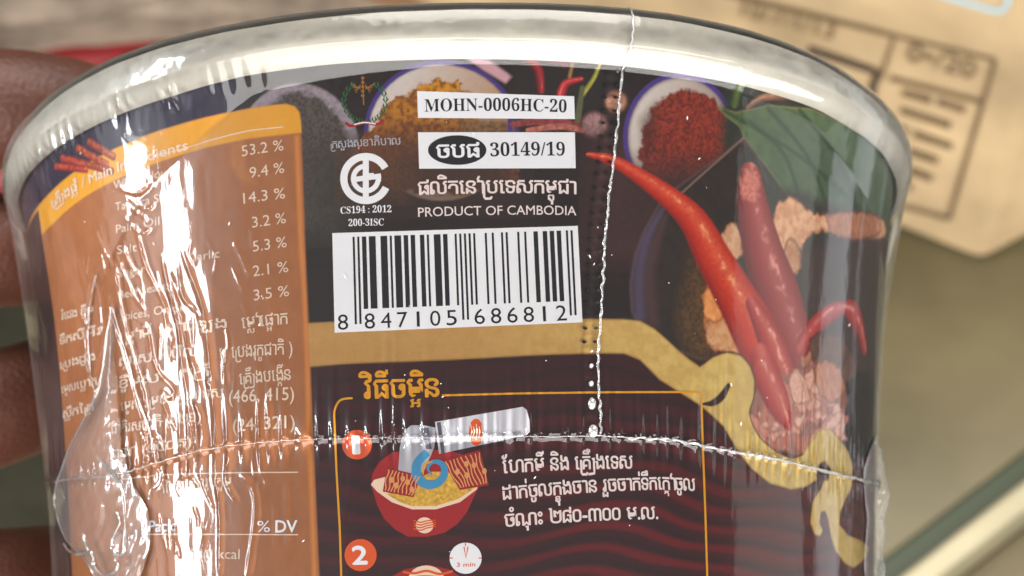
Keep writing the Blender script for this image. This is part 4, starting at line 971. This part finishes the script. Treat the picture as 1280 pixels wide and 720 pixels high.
# ------------------------------------------------------------------ table, floor and what lies behind
def on_plane(px, py, z=0.0):
    d = CF + CR * (px - 640) / FPX - CU * (py - 360) / FPX; return CAM_LOC + d * ((z - CAM_LOC.z) / d.z)
E1 = on_plane(1098, 720); E2 = on_plane(1280, 580)
ed = (E2 - E1).normalized(); en = Vector((-ed.y, ed.x, 0))                 # en points away from the camera, over the table
m_table = mat('olive_laminate', (88, 80, 56), .38, .5, noise=(14, .40), bump=(60, .05, .001))
m_metal = mat('worn_metal_edging', (150, 142, 116), .34, .5, noise=(30, .1), metallic=.35)
m_dark = mat('shadow_gap_rubber', (52, 60, 44), .5, .4)
m_low = mat('olive_apron', (92, 82, 58), .5, .4, noise=(20, .15))
table = bpy.data.objects.new('table', None); COL.objects.link(table); table.location = (0, 0, 0)
tag(table, 'olive green table with pale metal edging under the carton', 'table')
def slab(name, a, b, c0, c1, z0, z1, m, parent, bev=0.0):
    """box along the table edge: a..b metres along it, c0..c1 metres inwards, z0..z1"""
    P = [E1 + ed * x + en * y for x, y in ((a, c0), (b, c0), (b, c1), (a, c1))]
    bm = bmesh.new(); lo = [bm.verts.new((p.x, p.y, z0)) for p in P]; hi = [bm.verts.new((p.x, p.y, z1)) for p in P]
    bm.faces.new(lo[::-1]); bm.faces.new(hi)
    for i in range(4): bm.faces.new((lo[i], lo[(i + 1) % 4], hi[(i + 1) % 4], hi[i]))
    bmesh.ops.recalc_face_normals(bm, faces=bm.faces)
    if bev: bmesh.ops.bevel(bm, geom=list(bm.edges), offset=bev, segments=3, affect='EDGES', profile=.6)
    me = bpy.data.meshes.new(name); bm.to_mesh(me); bm.free(); me.materials.append(m); o = bpy.data.objects.new(name, me); COL.objects.link(o); o.parent = parent
    for p in me.polygons: p.use_smooth = False
    return o
slab('table_top', -1.2, 1.6, 0.0035, 1.9, -.02, 0.0, m_table, table, .001)
slab('shadow_gap', -1.2, 1.6, -.0040, 0.003, -.02, -.0015, m_dark, table)
slab('metal_edging', -1.2, 1.6, -.0120, -.0042, -.021, .0010, m_metal, table, .0016)
slab('table_apron', -1.2, 1.6, -.030, -.0124, -.045, -.012, m_low, table, .001)
slab('metal_edging', -1.2, 1.6, -.0345, -.0304, -.045, -.010, m_metal, table, .001)
for x, y in ((-1.0, .1), (1.4, .1), (1.4, 1.7), (-1.0, 1.7)): slab('leg', x, x + .05, y, y + .05, -.7, -.0205, m_metal, table)
me = mesh_obj('floor', [(-6, -6, -.7), (6, -6, -.7), (6, 6, -.7), (-6, 6, -.7)], [(0, 1, 2, 3)], mat('floor_tile', (92, 84, 66), .5, .4, noise=(3, .2))); tag(me, kind='structure')

# carton: corner nearest the camera stands at pixel (1225, 330)
K = on_plane(1225, 333)
def heading(px, py):
    q = on_plane(px, py) - K; q.z = 0; return q.normalized()
dl = heading(1110, 287); dr = heading(1280, 304)
print('carton corner angle', math.degrees(math.acos(dl.dot(dr))))
m_card = mat('kraft_carton_board', (160, 138, 106), .85, .12, noise=(22, .34), bump=(250, .15, .0006))
m_card2 = m_card
m_ink = mat('faded_carton_ink', (98, 80, 58), .8, .1, noise=(120, .2)); m_inkd = mat('dark_carton_ink', (66, 54, 46), .8, .1); m_inkb = mat('blue_carton_ink', (150, 178, 190), .8, .1)
LW, RW_, HT = .24, .16, .20
bm = bmesh.new(); base = [K, K + dr * RW_, K + dr * RW_ + dl * LW, K + dl * LW]
lo = [bm.verts.new((p.x, p.y, .0008)) for p in base]; hi = [bm.verts.new((p.x, p.y, HT)) for p in base]
bm.faces.new(lo); bm.faces.new(hi[::-1])
for i in range(4): bm.faces.new((lo[i], hi[i], hi[(i + 1) % 4], lo[(i + 1) % 4]))
bmesh.ops.recalc_face_normals(bm, faces=bm.faces)
bmesh.ops.bevel(bm, geom=list(bm.edges), offset=.0045, segments=5, affect='EDGES', profile=.5)
for vv in bm.verts:
    d_ = Vector((math.sin(vv.co.z * 60 + vv.co.x * 40), math.cos(vv.co.z * 50), 0)) * .0006; vv.co += d_
me = bpy.data.meshes.new('board_box'); 
for f in bm.faces: f.smooth = True
bm.to_mesh(me); bm.free(); me.materials.append(m_card)
carton = bpy.data.objects.new('cardboard_carton', None); COL.objects.link(carton); carton.location = (K.x, K.y, 0)
tag(carton, 'tan cardboard carton with grey printed date table, standing on the table behind the cup', 'carton')
bx = bpy.data.objects.new('board_box', me); COL.objects.link(bx); bx.parent = carton; bx.location = (-K.x, -K.y, 0)
# prints on its left face
fn = Vector((0, 0, 1)).cross(dl)
if fn.y > 0: fn = -fn
def on_face(px, py, off=.0003):
    d = CF + CR * (px - 640) / FPX - CU * (py - 360) / FPX; P0 = K + fn * off
    return CAM_LOC + d * ((P0 - CAM_LOC).dot(fn) / d.dot(fn))
def face_mesh(name, mb, m, off=.0007):
    Q = np.vstack(mb.V); V = [tuple(on_face(x, y, off) - Vector((K.x, K.y, 0))) for x, y in Q]; return mesh_obj(name, V, mb.F, m, carton)
g = MB()
for a, b, wd in (((1118, 45), (1244, 75), 5), ((1244, 75), (1186, 274), 6), ((1118, 45), (1100, 100), 5), ((1096, 250), (1186, 274), 5), ((1112, 98), (1228, 128), 7), ((880, -15), (1118, 45), 7)):
    a = np.array(a, float); b = np.array(b, float); g.ribbon([a, (a + b) / 2, b], wd)
face_mesh('printed_table_frame', g, m_ink)
g = MB(); g.ribbon([(1010, 62), (1060, 78), (1096, 90), (1088, 124)], 10); face_mesh('printed_dark_frame', g, m_inkd)
g = MB(); g.ribbon([(1170, -8), (1210, 4), (1252, 14), (1262, -8)], 6, sm=3); face_mesh('printed_blue_frame', g, m_inkb)
def face_text(txt, a, b, hgt, m, name='stamped_date', bold=.0):
    V, F = layout(txt, bold); V = V.copy(); V[:, 0] -= V[:, 0].min(); W = V[:, 0].max(); a = np.array(a, float); b = np.array(b, float); e = (b - a); L = np.linalg.norm(e); e /= L; up = np.array([.27, -1.0])
    Q = a + V[:, :1] / W * L * e + V[:, 1:] / .72 * hgt * up
    mesh_obj(name, [tuple(on_face(x, y, .0009) - Vector((K.x, K.y, 0))) for x, y in Q], F, m, carton)
face_text('10/7/1/13', (925, 20), (1040, 50), 22, m_ink, bold=.02)
face_text('0•/20', (1132, 76), (1216, 100), 24, m_ink, bold=.02)
g = MB()
for (a, b) in (((1128, 116), (1164, 126)), ((1172, 127), (1206, 138)), ((1126, 138), (1188, 158)), ((1120, 160), (1134, 165)), ((1142, 168), (1190, 184)), ((1118, 184), (1172, 202)), ((1116, 206), (1165, 224)), ((1120, 228), (1140, 236))):
    g.ribbon([a, b], 9)
face_mesh('faded_small_print', g, m_ink)

# blurred things beyond the rim, standing on the table further away
def lump(name, px, py, sx, sy, sz, m, seed, rot=0.0, rough=.35, label=None, cat=None, nu=48, nv=28):
    c = on_plane(px, py); th = np.linspace(0, 2 * pi, nu + 1)[None]; ph_ = np.linspace(.02, pi - .02, nv)[:, None]
    x = np.sin(ph_) * np.cos(th); y = np.sin(ph_) * np.sin(th); z = np.cos(ph_) + 0 * th
    pw = lambda a: np.sign(a) * np.abs(a) ** .75
    nse = 1 + rough * (fbm((x + 2) * 2.4 + z, (y + 2) * 2.4 + z * 1.7, seed, 4) - .5) * 2
    X = pw(x) * sx * nse; Y = pw(y) * sy * nse; Z = np.maximum((pw(z) * sz * nse + sz * .96), 0.0006)
    X[:, -1] = X[:, 0]; Y[:, -1] = Y[:, 0]; Z[:, -1] = Z[:, 0]
    o = mesh_obj(name, np.stack([X, Y, Z], -1).reshape(-1, 3), grid_faces(nv, nu + 1), m, None, True)
    o.location = (c.x, c.y, 0); o.rotation_euler = (0, 0, rot); tag(o, label, cat); return o
m_cloth = mat('grey_brown_cloth', (108, 96, 84), .9, .1, noise=(40, .6), bump=(30, .5, .01))
m_redp = mat('red_packet_film', (112, 20, 24), .35, .5, noise=(14, .25)); m_wp = mat('white_packet_film', (196, 196, 178), .4, .4, noise=(10, .2)); m_gp = mat('green_packet_film', (96, 150, 84), .4, .4, noise=(18, .4)); m_brn = mat('brown_packet_film', (120, 90, 66), .5, .4, noise=(14, .3))
lump('crumpled_cloth', 60, -10, .12, .045, .018, m_cloth, 201, .05, .5, 'crumpled grey brown cloth lying at the back left of the table', 'cloth')
lump('red_packet', 175, 105, .075, .022, .008, m_redp, 203, .04, .3, 'shiny red packet lying on the table in front of the grey brown cloth', 'packet')
lump('red_packet', -130, 235, .055, .02, .010, m_redp, 204, .2, .3, 'small red packet lying under the fingers at the far left', 'packet')
lump('brown_packet', 455, 20, .060, .02, .012, m_brn, 205, -.05, .4, 'brown pouch lying on the table beyond the middle of the cup rim', 'packet')
lump('green_packet', 690, -5, .024, .016, .010, m_gp, 206, .1, .4, 'light green packet peeking over the cup rim', 'packet')
lump('white_packet', 790, 6, .024, .016, .014, m_wp, 207, .1, .3, 'off white packet between the green packet and the carton', 'packet')
m_dk = mat('hand_shade_green', (36, 34, 26), .9, .1, noise=(25, .4), bump=(30, .5, .01))  # dark tone carries the hand's shade on the table
lump('hand_shade_lump', -10, 560, .040, .062, .005, m_dk, 208, .1, .3, 'dark green lump added for the shade of the hand on the table at the left', 'cloth')  # lump added where the table lies in the hand's shade
print('built', len(scene.objects))
